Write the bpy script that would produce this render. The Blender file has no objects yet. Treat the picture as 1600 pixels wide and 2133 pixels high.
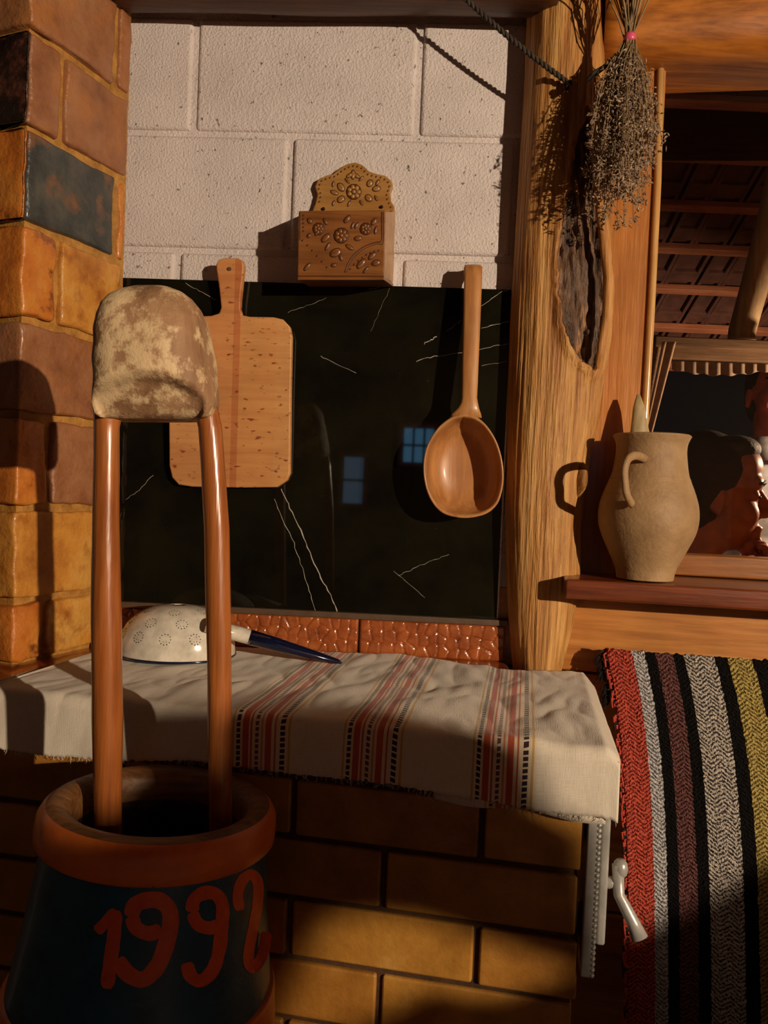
import bpy, bmesh, math, random
from mathutils import Vector, Matrix, noise
random.seed(7)
V = Vector
R = math.radians
C = bpy.context.scene.collection
SC = bpy.context.scene

# ------------------------------------------------------------------ camera
PITCH, ROLL, EYE, F = R(1.7), R(2.4), V((0, 0, 1.15)), 1600.0
_f = V((0, math.cos(PITCH), -math.sin(PITCH)))
_r0 = V((1, 0, 0)); _u0 = _r0.cross(_f)
_r = _r0 * math.cos(ROLL) + _u0 * math.sin(ROLL)
_u = -_r0 * math.sin(ROLL) + _u0 * math.cos(ROLL)
cam_d = bpy.data.cameras.new('camera')
cam_d.sensor_fit = 'HORIZONTAL'; cam_d.sensor_width = 36; cam_d.lens = 36 * F / 1600
cam_d.clip_start = 0.02
cam = bpy.data.objects.new('camera', cam_d); C.objects.link(cam)
cam.matrix_world = Matrix(((_r.x, _u.x, -_f.x, EYE.x), (_r.y, _u.y, -_f.y, EYE.y), (_r.z, _u.z, -_f.z, EYE.z), (0, 0, 0, 1)))
SC.camera = cam

# ------------------------------------------------------------------ world, exposure
w = bpy.data.worlds.new('world'); SC.world = w; w.use_nodes = True
w.node_tree.nodes['Background'].inputs[0].default_value = (0.004, 0.004, 0.004, 1)
w.node_tree.nodes['Background'].inputs[1].default_value = 0.35
vs = SC.view_settings
vs.view_transform = 'Standard'; vs.look = 'None'; vs.gamma = 1; vs.use_curve_mapping = False
vs.exposure = 1.0
LAMP = V((2.05, -1.6, 1.62)); LAMP_W = 225.0; LAMP_COL = (1.0, 0.80, 0.58)
REFL_LAMP = V((1.6, 1.9, 1.4)); REFL_LAMP_W = 34.0  # unseen lamp added for the reflection built behind the pane

# ------------------------------------------------------------------ helpers
def ray(px, py):
    return _f + _r * ((px - 800) / F) + _u * ((1066.5 - py) / F)
def at(px, py, Y):                       # point seen at a pixel at depth Y
    d = ray(px, py); return EYE + d * (Y / d.y)
def onz(px, py, z):                      # ... on a level surface
    d = ray(px, py); return EYE + d * ((z - EYE.z) / d.z)
def proj(p):
    q = p - EYE; k = q.dot(_f)
    return 800 + F * q.dot(_r) / k, 1066.5 - F * q.dot(_u) / k
class Plane:
    def __init__(s, o, a):               # a: how far the right side turns towards the viewer
        s.o = V(o); s.a = a
        s.ex = V((math.cos(a), -math.sin(a), 0)); s.n = V((-math.sin(a), -math.cos(a), 0)); s.ez = V((0, 0, 1))
    def hit(s, px, py, off=0):
        d = ray(px, py); o = s.o + s.n * off
        return EYE + d * ((o - EYE).dot(s.n) / d.dot(s.n))
    def loc(s, p):
        q = p - s.o; return q.dot(s.ex), q.dot(s.ez), q.dot(s.n)
    def st(s, px, py, off=0):
        l = s.loc(s.hit(px, py, off)); return l[0], l[1]
    def w(s, a, b, d=0):
        return s.o + s.ex * a + s.ez * b + s.n * d
WALL = Plane((0, 1.306, 1.15), R(2.4))
WIN = Plane((0.30, 1.315, 1.15), R(9.5))
STV = Plane((0, 0.905, 0.87), R(10.5))
ZC = onz  # alias

def lin(c):
    return tuple(((x / 255) / 12.92 if x / 255 <= .04045 else ((x / 255 + .055) / 1.055) ** 2.4) for x in c) + (1,)

class MB:
    def __init__(s): s.v = []; s.f = []; s.uv = {}; s.a = None
    def add(s, vs, fs):
        b = len(s.v); s.v += [V(x) for x in vs]; s.f += [tuple(i + b for i in q) for q in fs]; return b
    def hexa(s, p):                      # 8 corners: bottom ring 0-3, top ring 4-7
        s.add(p, [(3, 2, 1, 0), (4, 5, 6, 7), (0, 1, 5, 4), (1, 2, 6, 5), (2, 3, 7, 6), (3, 0, 4, 7)]); return s
    def pbox(s, pl, s0, s1, t0, t1, d0, d1):
        P = lambda a, b, c: pl.w(a, b, c)
        return s.hexa([P(s0, t0, d1), P(s1, t0, d1), P(s1, t0, d0), P(s0, t0, d0), P(s0, t1, d1), P(s1, t1, d1), P(s1, t1, d0), P(s0, t1, d0)])
    def prism(s, front, back):           # two matching outlines
        n = len(front); b = s.add(front + back, [])
        s.f.append(tuple(b + i for i in range(n))); s.f.append(tuple(b + n + i for i in reversed(range(n))))
        for i in range(n):
            j = (i + 1) % n; s.f.append((b + j, b + i, b + n + i, b + n + j))
        return s
    def tube(s, pts, rad, n=8, cap=True, flat=None):
        pts = [V(p) for p in pts]; m = len(pts)
        if not isinstance(rad, (list, tuple)): rad = [rad] * m
        rings = []; up = None
        for i, p in enumerate(pts):
            t = (pts[min(i + 1, m - 1)] - pts[max(i - 1, 0)])
            if t.length < 1e-9: t = V((0, 0, 1))
            t.normalize()
            if up is None:
                up = V((0, 1, 0)) if abs(t.y) < .9 else V((1, 0, 0))
            sd = t.cross(up).normalized(); up = sd.cross(t).normalized()
            k = flat if flat else 1
            rings.append([p + (sd * math.cos(2 * math.pi * j / n) + up * k * math.sin(2 * math.pi * j / n)) * rad[i] for j in range(n)])
        return s.loft(rings, cap)
    def loft(s, rings, cap=True, close=True):
        n = len(rings[0]); b = s.add([p for r in rings for p in r], [])
        for i in range(len(rings) - 1):
            for j in range(n if close else n - 1):
                k = (j + 1) % n
                s.f.append((b + i * n + j, b + i * n + k, b + (i + 1) * n + k, b + (i + 1) * n + j))
        if cap:
            s.f.append(tuple(b + j for j in reversed(range(n)))); e = b + (len(rings) - 1) * n
            s.f.append(tuple(e + j for j in range(n)))
        return s
    def lathe(s, prof, c, ax=V((0, 0, 1)), n=48, cap=True):
        ax = ax.normalized(); sd = ax.cross(V((0, 1, 0))).normalized(); up = sd.cross(ax)
        return s.loft([[c + ax * z + (sd * math.cos(2 * math.pi * j / n) + up * math.sin(2 * math.pi * j / n)) * r for j in range(n)] for r, z in prof], cap)
    def ell(s, c, r, ax=None, nu=10, nv=6):
        ax = ax or (V((1, 0, 0)), V((0, 1, 0)), V((0, 0, 1)))
        rings = []
        for i in range(1, nv):
            th = math.pi * i / nv
            rings.append([c + ax[0] * r[0] * math.sin(th) * math.cos(2 * math.pi * j / nu) + ax[1] * r[1] * math.sin(th) * math.sin(2 * math.pi * j / nu) - ax[2] * r[2] * math.cos(th) for j in range(nu)])
        return s.loft(rings, True)
    def grid(s, nu, nv, fn, uvfn=None):
        b = len(s.v)
        for i in range(nu + 1):
            for j in range(nv + 1):
                s.v.append(V(fn(i / nu, j / nv)))
                if uvfn: s.uv[b + i * (nv + 1) + j] = uvfn(i / nu, j / nv)
        for i in range(nu):
            for j in range(nv):
                a = b + i * (nv + 1) + j; s.f.append((a, a + nv + 1, a + nv + 2, a + 1))
        return s

MW = {}
def thing(name, label, cat, loc, rotz=0, group=None):
    o = bpy.data.objects.new(name, None); C.objects.link(o); o.empty_display_size = .05
    o.location = loc; o.rotation_euler = (0, 0, rotz)
    MW[o.name] = Matrix.Translation(V(loc)) @ Matrix.Rotation(rotz, 4, 'Z')
    o['label'] = label; o['category'] = cat
    if group: o['group'] = group
    return o
def obj(name, mb, mat, parent=None, smooth=True, bevel=0, seg=2, loc=None, rotz=0, angle=40, label=None, solid=0, sub=0):
    if parent: M = MW[parent.name]
    else:
        loc = V(loc) if loc is not None else sum(mb.v, V()) / len(mb.v)
        M = Matrix.Translation(loc) @ Matrix.Rotation(rotz, 4, 'Z')
    Mi = M.inverted()
    me = bpy.data.meshes.new(name); me.from_pydata([Mi @ p for p in mb.v], [], mb.f); me.validate()
    if mb.uv:
        l = me.uv_layers.new(name='UVMap')
        for lp in me.loops: l.data[lp.index].uv = mb.uv.get(lp.vertex_index, (0, 0))
    if mb.a:
        at_ = me.attributes.new('mask', 'FLOAT', 'POINT')
        for i, x in enumerate(mb.a): at_.data[i].value = x
    bm = bmesh.new(); bm.from_mesh(me); bmesh.ops.recalc_face_normals(bm, faces=bm.faces); bm.to_mesh(me); bm.free()
    me.materials.append(mat)
    o = bpy.data.objects.new(name, me); C.objects.link(o)
    if parent: o.parent = parent; MW[o.name] = M
    else:
        o.location = loc; o.rotation_euler = (0, 0, rotz); MW[o.name] = M
    if smooth: me.shade_smooth()
    if bevel:
        b = o.modifiers.new('bevel', 'BEVEL'); b.width = bevel; b.segments = seg; b.limit_method = 'ANGLE'; b.angle_limit = R(angle)
        if smooth: b.harden_normals = False
    if solid:
        m = o.modifiers.new('solid', 'SOLIDIFY'); m.thickness = solid; m.offset = 0
    if sub:
        m = o.modifiers.new('sub', 'SUBSURF'); m.levels = sub; m.render_levels = sub
    if smooth and bevel:
        m = o.modifiers.new('wn', 'WEIGHTED_NORMAL')
    if label: o['label'] = label
    return o
def tag(o, label=None, cat=None, group=None, kind=None):
    if label: o['label'] = label
    if cat: o['category'] = cat
    if group: o['group'] = group
    if kind: o['kind'] = kind
    return o

# ------------------------------------------------------------------ materials
def newmat(name):
    m = bpy.data.materials.new(name); m.use_nodes = True
    nt = m.node_tree; return m, nt, nt.nodes['Principled BSDF']
def nd(nt, t, **k):
    n = nt.nodes.new(t)
    for a, b in k.items():
        if a.startswith('i_'): n.inputs[a[2:].replace('_', ' ')].default_value = b
        else: setattr(n, a, b)
    return n
def coords(nt, scale, kind='Object', rot=(0, 0, 0)):
    tc = nd(nt, 'ShaderNodeTexCoord'); mp = nd(nt, 'ShaderNodeMapping')
    mp.inputs['Scale'].default_value = scale; mp.inputs['Rotation'].default_value = rot
    nt.links.new(tc.outputs[kind], mp.inputs['Vector']); return mp.outputs[0]
def nz(nt, vec, scale=1, detail=4, rough=.6, dist=0):
    n = nd(nt, 'ShaderNodeTexNoise'); n.inputs['Scale'].default_value = scale; n.inputs['Detail'].default_value = detail
    n.inputs['Roughness'].default_value = rough; n.inputs['Distortion'].default_value = dist
    if vec is not None: nt.links.new(vec, n.inputs['Vector'])
    return n.outputs['Fac']
def ramp(nt, fac, stops, const=False):
    n = nd(nt, 'ShaderNodeValToRGB'); e = n.color_ramp.elements
    if const: n.color_ramp.interpolation = 'CONSTANT'
    while len(e) < len(stops): e.new(.5)
    for i, (p, c) in enumerate(stops):
        e[i].position = p; e[i].color = lin(c) if not isinstance(c, float) else (c, c, c, 1)
    nt.links.new(fac, n.inputs[0]); return n.outputs[0]
def mix(nt, fac, a, b, mode='MIX'):
    n = nd(nt, 'ShaderNodeMix', data_type='RGBA', blend_type=mode)
    if isinstance(fac, float): n.inputs[0].default_value = fac
    else: nt.links.new(fac, n.inputs[0])
    for i, x in ((6, a), (7, b)):
        if isinstance(x, tuple): n.inputs[i].default_value = lin(x) if len(x) == 3 else x
        else: nt.links.new(x, n.inputs[i])
    return n.outputs[2]
def bump(nt, bs, h, strength=.3, dist=.002):
    n = nd(nt, 'ShaderNodeBump'); n.inputs['Strength'].default_value = strength; n.inputs['Distance'].default_value = dist
    nt.links.new(h, n.inputs['Height']); nt.links.new(n.outputs[0], bs.inputs['Normal']); return n
def setp(bs, rough=.6, spec=.5, coat=0, metal=0):
    bs.inputs['Roughness'].default_value = rough; bs.inputs['Specular IOR Level'].default_value = spec
    bs.inputs['Coat Weight'].default_value = coat; bs.inputs['Coat Roughness'].default_value = .15; bs.inputs['Metallic'].default_value = metal

def wood(name, dark, mid, light, along='z', rough=.5, grain=1.0, coat=0, bs_=.35, spots=None):
    m, nt, bs = newmat(name)
    k = {'x': (3, 45, 45), 'y': (45, 3, 45), 'z': (45, 45, 3)}[along]
    v = coords(nt, tuple(x * grain for x in k)); a = nz(nt, v, 1, 5, .65, .6)
    k2 = tuple(x * 4 for x in k); b = nz(nt, coords(nt, tuple(x * grain for x in k2)), 1, 3, .6)
    c = nz(nt, coords(nt, (9, 9, 9)), 1, 3)
    col = ramp(nt, a, [(.3, dark), (.5, mid), (.68, light)])
    col = mix(nt, .35, col, ramp(nt, b, [(.35, dark), (.6, light)]), 'MIX')
    col = mix(nt, .5, col, ramp(nt, c, [(.3, .55), (.6, 1.0)]), 'MULTIPLY')
    if spots:
        s = ramp(nt, nz(nt, coords(nt, (70, 70, 160)), 1, 3, .5), [(.62, .0), (.7, 1.0)])
        col = mix(nt, s, col, spots)
    nt.links.new(col, bs.inputs['Base Color']); setp(bs, rough, .5, coat)
    bump(nt, bs, b, bs_, .002); return m
def rockmat(name, stops, scale=18, rough=.6, bscale=120, bs_=.5, bd=.002, coat=0, spec=.5, second=None):
    m, nt, bs = newmat(name)
    a = nz(nt, coords(nt, (scale,) * 3), 1, 6, .65)
    col = ramp(nt, a, stops)
    if second:
        sc, lo, hi, c2 = second
        col = mix(nt, ramp(nt, nz(nt, coords(nt, (sc,) * 3), 1, 5, .6), [(lo, .0), (hi, 1.0)]), col, c2)
    nt.links.new(col, bs.inputs['Base Color']); setp(bs, rough, spec, coat)
    bump(nt, bs, nz(nt, coords(nt, (bscale,) * 3), 1, 5, .6), bs_, bd); return m
def plain(name, c, rough=.5, spec=.5, coat=0, metal=0, bs_=0, bscale=150):
    m, nt, bs = newmat(name); setp(bs, rough, spec, coat, metal)
    a = nz(nt, coords(nt, (bscale * .3,) * 3), 1, 4)
    nt.links.new(ramp(nt, a, [(.3, tuple(x * .82 for x in c)), (.7, c)]), bs.inputs['Base Color'])
    if bs_: bump(nt, bs, nz(nt, coords(nt, (bscale,) * 3), 1, 4), bs_, .001)
    return m

M = {}
# white painted blocks: pitted orange-peel paint
m, nt, bs = newmat('white_paint'); v = coords(nt, (1, 1, 1))
col = ramp(nt, nz(nt, v, 9, 4), [(.3, (206, 194, 190)), (.7, (224, 212, 208))])
pit = ramp(nt, nz(nt, v, 95, 3, .55), [(.27, .0), (.34, 1.0)])
nt.links.new(mix(nt, pit, (150, 138, 130), col), bs.inputs['Base Color']); setp(bs, .55, .35)
h = nd(nt, 'ShaderNodeMath', operation='ADD'); nt.links.new(nz(nt, v, 260, 3, .6), h.inputs[0]); nt.links.new(pit, h.inputs[1])
bump(nt, bs, h.outputs[0], .8, .004); M['white'] = m
# black marble with fine white veins (veins are geometry-independent, in the stone itself)
m, nt, bs = newmat('black_marble'); v = coords(nt, (1, 1, 1))
col = ramp(nt, nz(nt, v, 7, 5, .6), [(.35, (10, 9, 6)), (.65, (26, 24, 14))])
sp = ramp(nt, nz(nt, v, 120, 3, .5), [(.77, .0), (.82, 1.0)])
nt.links.new(mix(nt, sp, col, (120, 116, 105)), bs.inputs['Base Color']); setp(bs, .03, .5); M['marble'] = m
M['vein'] = plain('marble_vein', (190, 182, 168), .3)
M['post'] = wood('post_wood', (120, 66, 22), (190, 126, 56), (222, 164, 92), 'z', .62, .8, 0, 1)
M['beam_dark'] = wood('dark_beam', (40, 18, 6), (72, 34, 10), (104, 54, 18), 'x', .5)
M['beam'] = wood('golden_beam', (110, 56, 12), (165, 94, 26), (196, 120, 40), 'x', .42, .6, .2)
M['casing'] = wood('casing_wood', (150, 86, 30), (182, 112, 44), (196, 128, 58), 'z', .42, .7, .2, .5)
M['bead'] = wood('bead_wood', (186, 132, 72), (212, 160, 96), (228, 184, 124), 'z', .18, .7, .8)  # paler than the casing: the bead's bright highlight is put into its colour
M['panel'] = wood('panel_wood', (140, 78, 28), (186, 118, 50), (206, 142, 70), 'x', .4, .5, .2)
M['sill'] = wood('sill_wood', (70, 28, 12), (112, 50, 20), (136, 66, 28), 'x', .35, .7, .4)
M['rail'] = wood('rail_wood', (110, 60, 14), (150, 88, 24), (172, 106, 36), 'x', .4, .6, .2)
M['floor'] = wood('floor_wood', (34, 20, 10), (52, 30, 15), (66, 40, 20), 'y', .5, .5)
M['mortar'] = rockmat('brick_mortar', [(.3, (140, 92, 34)), (.7, (196, 142, 66))], 40, .5, 160, .7, .003, .2)
M['mortar_dark'] = rockmat('stove_mortar', [(.3, (52, 32, 14)), (.7, (86, 56, 26))], 40, .7)
BR = [rockmat('chimney_brick_a', [(.3, (118, 72, 44)), (.5, (148, 96, 62)), (.7, (164, 116, 80))], 14, .38, 90, .7, .004, .25, second=(9, .5, .75, (176, 112, 56))),
      rockmat('chimney_brick_b', [(.3, (166, 88, 30)), (.5, (196, 116, 44)), (.7, (206, 138, 60))], 16, .35, 80, .7, .004, .3, second=(22, .6, .68, (120, 66, 28))),
      rockmat('chimney_brick_c', [(.3, (158, 94, 34)), (.5, (200, 136, 56)), (.7, (214, 164, 84))], 10, .36, 80, .7, .004, .3, second=(16, .55, .7, (150, 84, 30))),
      rockmat('chimney_brick_burnt', [(.3, (40, 42, 42)), (.5, (60, 62, 60)), (.7, (82, 78, 70))], 20, .34, 70, .8, .004, .35, second=(11, .56, .64, (118, 80, 54))),
      rockmat('chimney_brick_scorched', [(.3, (22, 14, 12)), (.5, (40, 26, 20)), (.7, (110, 62, 48))], 26, .25, 60, 1, .004, .6)]
SB = [rockmat('stove_brick_a', [(.3, (150, 100, 36)), (.55, (178, 124, 50)), (.75, (196, 146, 74))], 15, .45, 110, .5, .0015, .1, second=(55, .7, .74, (60, 34, 14))),
      rockmat('stove_brick_b', [(.3, (140, 90, 30)), (.55, (166, 112, 44)), (.75, (184, 132, 62))], 18, .45, 110, .5, .0015, .1, second=(60, .7, .74, (60, 34, 14)))]
M['terracotta'] = rockmat('glazed_terracotta', [(.3, (120, 56, 24)), (.55, (160, 84, 40)), (.75, (182, 108, 58))], 40, .2, 160, .2, .001, .5)
M['ledge'] = plain('grey_ledge', (96, 74, 56), .4, bs_=.2)
M['boardwood'] = wood('beech_board', (184, 122, 70), (206, 148, 92), (216, 160, 104), 'x', .55, .5, 0, .3, spots=(132, 66, 30))
nt = M['boardwood'].node_tree; bs = nt.nodes['Principled BSDF']; old = bs.inputs['Base Color'].links[0].from_socket
tcx = nd(nt, 'ShaderNodeSeparateXYZ'); nt.links.new(nd(nt, 'ShaderNodeTexCoord').outputs['Object'], tcx.inputs[0])
mr = nd(nt, 'ShaderNodeMapRange'); mr.inputs[1].default_value = -.12; mr.inputs[2].default_value = .12; nt.links.new(tcx.outputs[0], mr.inputs[0])
g = ramp(nt, mr.outputs[0], [(0, (255, 250, 240)), (.33, (255, 238, 224)), (.5, (236, 200, 180)), (.545, (255, 246, 228)), (.8, (255, 252, 240))], True)
nt.links.new(mix(nt, 1.0, old, g, 'MULTIPLY'), bs.inputs['Base Color'])
M['boardhandle'] = wood('beech_handle', (170, 104, 56), (190, 126, 74), (202, 140, 86), 'z', .5, .5, 0, .3)
M['ladle'] = wood('ladle_wood', (150, 92, 46), (184, 124, 70), (206, 150, 92), 'z', .42, .4, .1, .25)
M['carved'] = wood('carved_wood', (96, 52, 22), (132, 80, 38), (150, 96, 48), 'x', .34, .7, .3)
M['carved_light'] = wood('carved_wood_light', (140, 92, 42), (166, 116, 58), (182, 134, 74), 'x', .34, .7, .3)
M['carve_dark'] = plain('carved_groove', (84, 42, 14), .5)
M['nail'] = plain('dark_nail', (50, 36, 28), .35, metal=.8)
M['rod'] = wood('pestle_rod', (120, 58, 20), (158, 88, 38), (176, 106, 52), 'z', .3, .7, .6, .4)
# pestle head: worn end with pale flaking
m, nt, bs = newmat('pestle_head'); a = nz(nt, coords(nt, (26, 26, 22)), 1, 7, .7)
base = ramp(nt, nz(nt, coords(nt, (50, 50, 8)), 1, 4), [(.3, (128, 92, 64)), (.7, (172, 132, 96))])
geo = nd(nt, 'ShaderNodeTexCoord'); sx = nd(nt, 'ShaderNodeSeparateXYZ'); nt.links.new(geo.outputs['Object'], sx.inputs[0])
col = mix(nt, ramp(nt, a, [(.47, .0), (.56, 1.0)]), base, (212, 182, 140))
nt.links.new(col, bs.inputs['Base Color']); setp(bs, .6, .4); bump(nt, bs, a, .9, .004); M['head'] = m
M['blue'] = rockmat('blue_barrel_paint', [(.3, (12, 60, 92)), (.7, (28, 92, 122))], 30, .4, 80, .4, .0015, .1, second=(24, .68, .75, (60, 66, 60)))
M['orange'] = rockmat('orange_barrel_paint', [(.3, (204, 94, 32)), (.7, (230, 122, 48))], 24, .4, 80, .4, .0015, .1, second=(34, .66, .72, (84, 40, 18)))
M['numeral'] = rockmat('red_orange_paint', [(.3, (214, 76, 30)), (.7, (238, 100, 44))], 60, .45, 120, .4)
M['barrelwood'] = wood('barrel_wood', (70, 40, 18), (110, 70, 34), (150, 100, 54), 'x', .5)
M['barrel_in'] = wood('barrel_inside', (30, 18, 10), (46, 28, 14), (60, 38, 20), 'z', .7)
M['enamel'] = plain('white_enamel', (236, 226, 208), .12, .5, .6)
M['enamel_blue'] = plain('blue_enamel', (16, 22, 52), .12, .5, .6)
M['hole'] = plain('hole_dark', (60, 50, 40), .7)
M['steel'] = plain('grey_steel', (190, 186, 178), .3, .5, 0, .3, .3, 120)
M['clay'] = rockmat('grey_clay', [(.3, (138, 106, 70)), (.55, (164, 130, 90)), (.75, (180, 148, 108))], 14, .62, 130, .6, .002, 0, second=(50, .72, .78, (104, 70, 40)))
M['dead'] = wood('dead_hollow_wood', (54, 38, 28), (98, 76, 60), (140, 112, 90), 'z', .7, .8, 0, 1)
M['cord'] = rockmat('dark_cord', [(.3, (34, 26, 20)), (.7, (70, 56, 42))], 90, .8)
M['stem'] = plain('dry_stem', (150, 122, 84), .8)
M['bud'] = rockmat('dry_bud', [(.3, (110, 88, 70)), (.5, (150, 124, 100)), (.7, (190, 166, 138))], 60, .9)
M['pink'] = plain('pink_band', (224, 90, 120), .3)
M['stick'] = wood('pale_stick', (150, 124, 84), (178, 152, 108), (190, 166, 124), 'z', .5)
M['tile'] = rockmat('roof_tile', [(.3, (78, 50, 44)), (.7, (120, 82, 72))], 14, .8, 60, .5)
M['batten'] = wood('batten_wood', (150, 92, 66), (190, 120, 88), (204, 138, 104), 'x', .6)
M['log'] = wood('pale_log', (140, 110, 74), (182, 150, 108), (200, 172, 130), 'z', .6, .6)
M['greyframe'] = wood('grey_frame', (110, 82, 56), (140, 108, 76), (160, 126, 92), 'x', .5)
M['curtain'] = plain('pale_curtain', (188, 156, 128), .85, .2)
M['lace'] = plain('lace', (150, 128, 108), .8, .2)
M['darkboard'] = wood('dark_board', (30, 14, 6), (54, 26, 12), (70, 36, 16), 'x', .6)
M['skin'] = plain('skin', (158, 92, 64), .45, .5)
M['skin2'] = plain('skin_flushed', (214, 112, 92), .45, .5)
M['hair'] = rockmat('dark_hair', [(.3, (10, 7, 5)), (.7, (24, 17, 11))], 60, .65, 200, .8, .003)
M['eye'] = plain('eye', (30, 22, 18), .15)
M['black_cloth'] = plain('black_cloth', (16, 15, 16), .85, .2, bs_=.3)
M['grey_cloth'] = plain('grey_shirt', (170, 172, 176), .8, .2, bs_=.3)
M['plaster'] = plain('room_plaster', (62, 46, 34), .8, .2)
M['shade'] = plain('lamp_shade', (120, 80, 40), .6)
def emis(name, c, s):
    m, nt, bs = newmat(name); bs.inputs['Base Color'].default_value = lin(c); bs.inputs['Emission Color'].default_value = lin(c); bs.inputs['Emission Strength'].default_value = s; return m
M['bulb'] = emis('bulb_glow', (255, 214, 160), 8)
M['dusk'] = emis('dusk_pane', (96, 150, 190), 1.7); M['added_glow'] = emis('added_pane_glow', (110, 140, 170), .9)
# window pane: thin glass
m, nt, bs = newmat('window_glass'); tr = nd(nt, 'ShaderNodeBsdfTransparent'); gl = nd(nt, 'ShaderNodeBsdfGlossy'); gl.inputs['Roughness'].default_value = .02
fr = nd(nt, 'ShaderNodeFresnel'); fr.inputs[0].default_value = 1.45; mx = nd(nt, 'ShaderNodeMixShader')
nt.links.new(fr.outputs[0], mx.inputs[0]); nt.links.new(tr.outputs[0], mx.inputs[1]); nt.links.new(gl.outputs[0], mx.inputs[2])
nt.links.new(mx.outputs[0], nt.nodes['Material Output'].inputs[0]); M['glass'] = m
# striped cloth (u, v in metres)
m, nt, bs = newmat('striped_linen'); uv = nd(nt, 'ShaderNodeTexCoord').outputs['UV']
sep = nd(nt, 'ShaderNodeSeparateXYZ'); nt.links.new(uv, sep.inputs[0])
lin_c = (226, 214, 196)
wv = nd(nt, 'ShaderNodeMapping'); wv.inputs['Scale'].default_value = (900, 60, 1); nt.links.new(uv, wv.inputs[0])
wv2 = nd(nt, 'ShaderNodeMapping'); wv2.inputs['Scale'].default_value = (60, 900, 1); nt.links.new(uv, wv2.inputs[0])
base = mix(nt, .5, ramp(nt, nz(nt, wv.outputs[0], 1, 2), [(.3, (206, 192, 172)), (.7, lin_c)]), ramp(nt, nz(nt, wv2.outputs[0], 1, 2), [(.3, (206, 192, 172)), (.7, lin_c)]))
dash = nd(nt, 'ShaderNodeMath', operation='PINGPONG'); dash.inputs[1].default_value = .0035; nt.links.new(sep.outputs[1], dash.inputs[0])
dsh = nd(nt, 'ShaderNodeMath', operation='GREATER_THAN'); dsh.inputs[1].default_value = .0011; nt.links.new(dash.outputs[0], dsh.inputs[0])
CLOTH_BANDS = []     # filled below before the cloth is made
def cloth_bands(bands):
    col = base
    cr, dk, rd, pk, oc = (232, 214, 186), (58, 40, 52), (196, 92, 66), (206, 140, 112), (206, 170, 112)
    stops = [(0, oc), (.03, cr), (.07, dk), (.13, cr), (.17, rd), (.27, cr), (.30, rd), (.33, cr), (.38, (110, 76, 84)), (.44, cr), (.48, pk), (.51, cr), (.55, rd), (.65, cr), (.70, rd), (.73, cr), (.80, dk), (.88, cr), (.93, oc), (.97, cr)]
    dk2 = [(0, .0), (.07, 1.0), (.13, .0), (.38, 1.0), (.44, .0), (.80, 1.0), (.88, .0)]
    for s0, s1 in bands:
        mr = nd(nt, 'ShaderNodeMapRange'); mr.clamp = False
        mr.inputs[1].default_value = s0; mr.inputs[2].default_value = s1; nt.links.new(sep.outputs[0], mr.inputs[0])
        a = nd(nt, 'ShaderNodeMath', operation='GREATER_THAN'); a.inputs[1].default_value = 0; nt.links.new(mr.outputs[0], a.inputs[0])
        b = nd(nt, 'ShaderNodeMath', operation='LESS_THAN'); b.inputs[1].default_value = 1; nt.links.new(mr.outputs[0], b.inputs[0])
        ab = nd(nt, 'ShaderNodeMath', operation='MULTIPLY'); nt.links.new(a.outputs[0], ab.inputs[0]); nt.links.new(b.outputs[0], ab.inputs[1])
        sc = ramp(nt, mr.outputs[0], stops, True)
        isd = ramp(nt, mr.outputs[0], dk2, True)
        off = nd(nt, 'ShaderNodeMath', operation='SUBTRACT'); off.inputs[0].default_value = 1; nt.links.new(dsh.outputs[0], off.inputs[1])
        k = nd(nt, 'ShaderNodeMath', operation='MULTIPLY'); nt.links.new(isd, k.inputs[0]); nt.links.new(off.outputs[0], k.inputs[1])
        sc = mix(nt, k.outputs[0], sc, cr)
        sc = mix(nt, .35, sc, base, 'MULTIPLY')
        col = mix(nt, ab.outputs[0], col, sc)
    nt.links.new(col, bs.inputs['Base Color'])
setp(bs, .9, .15); bs.inputs['Sheen Weight'].default_value = .2
hh = nd(nt, 'ShaderNodeMath', operation='ADD'); nt.links.new(nz(nt, wv.outputs[0], 1, 2), hh.inputs[0]); nt.links.new(nz(nt, wv2.outputs[0], 1, 2), hh.inputs[1])
bump(nt, bs, hh.outputs[0], .35, .001); M['cloth'] = m; CL_NT = nt
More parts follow.
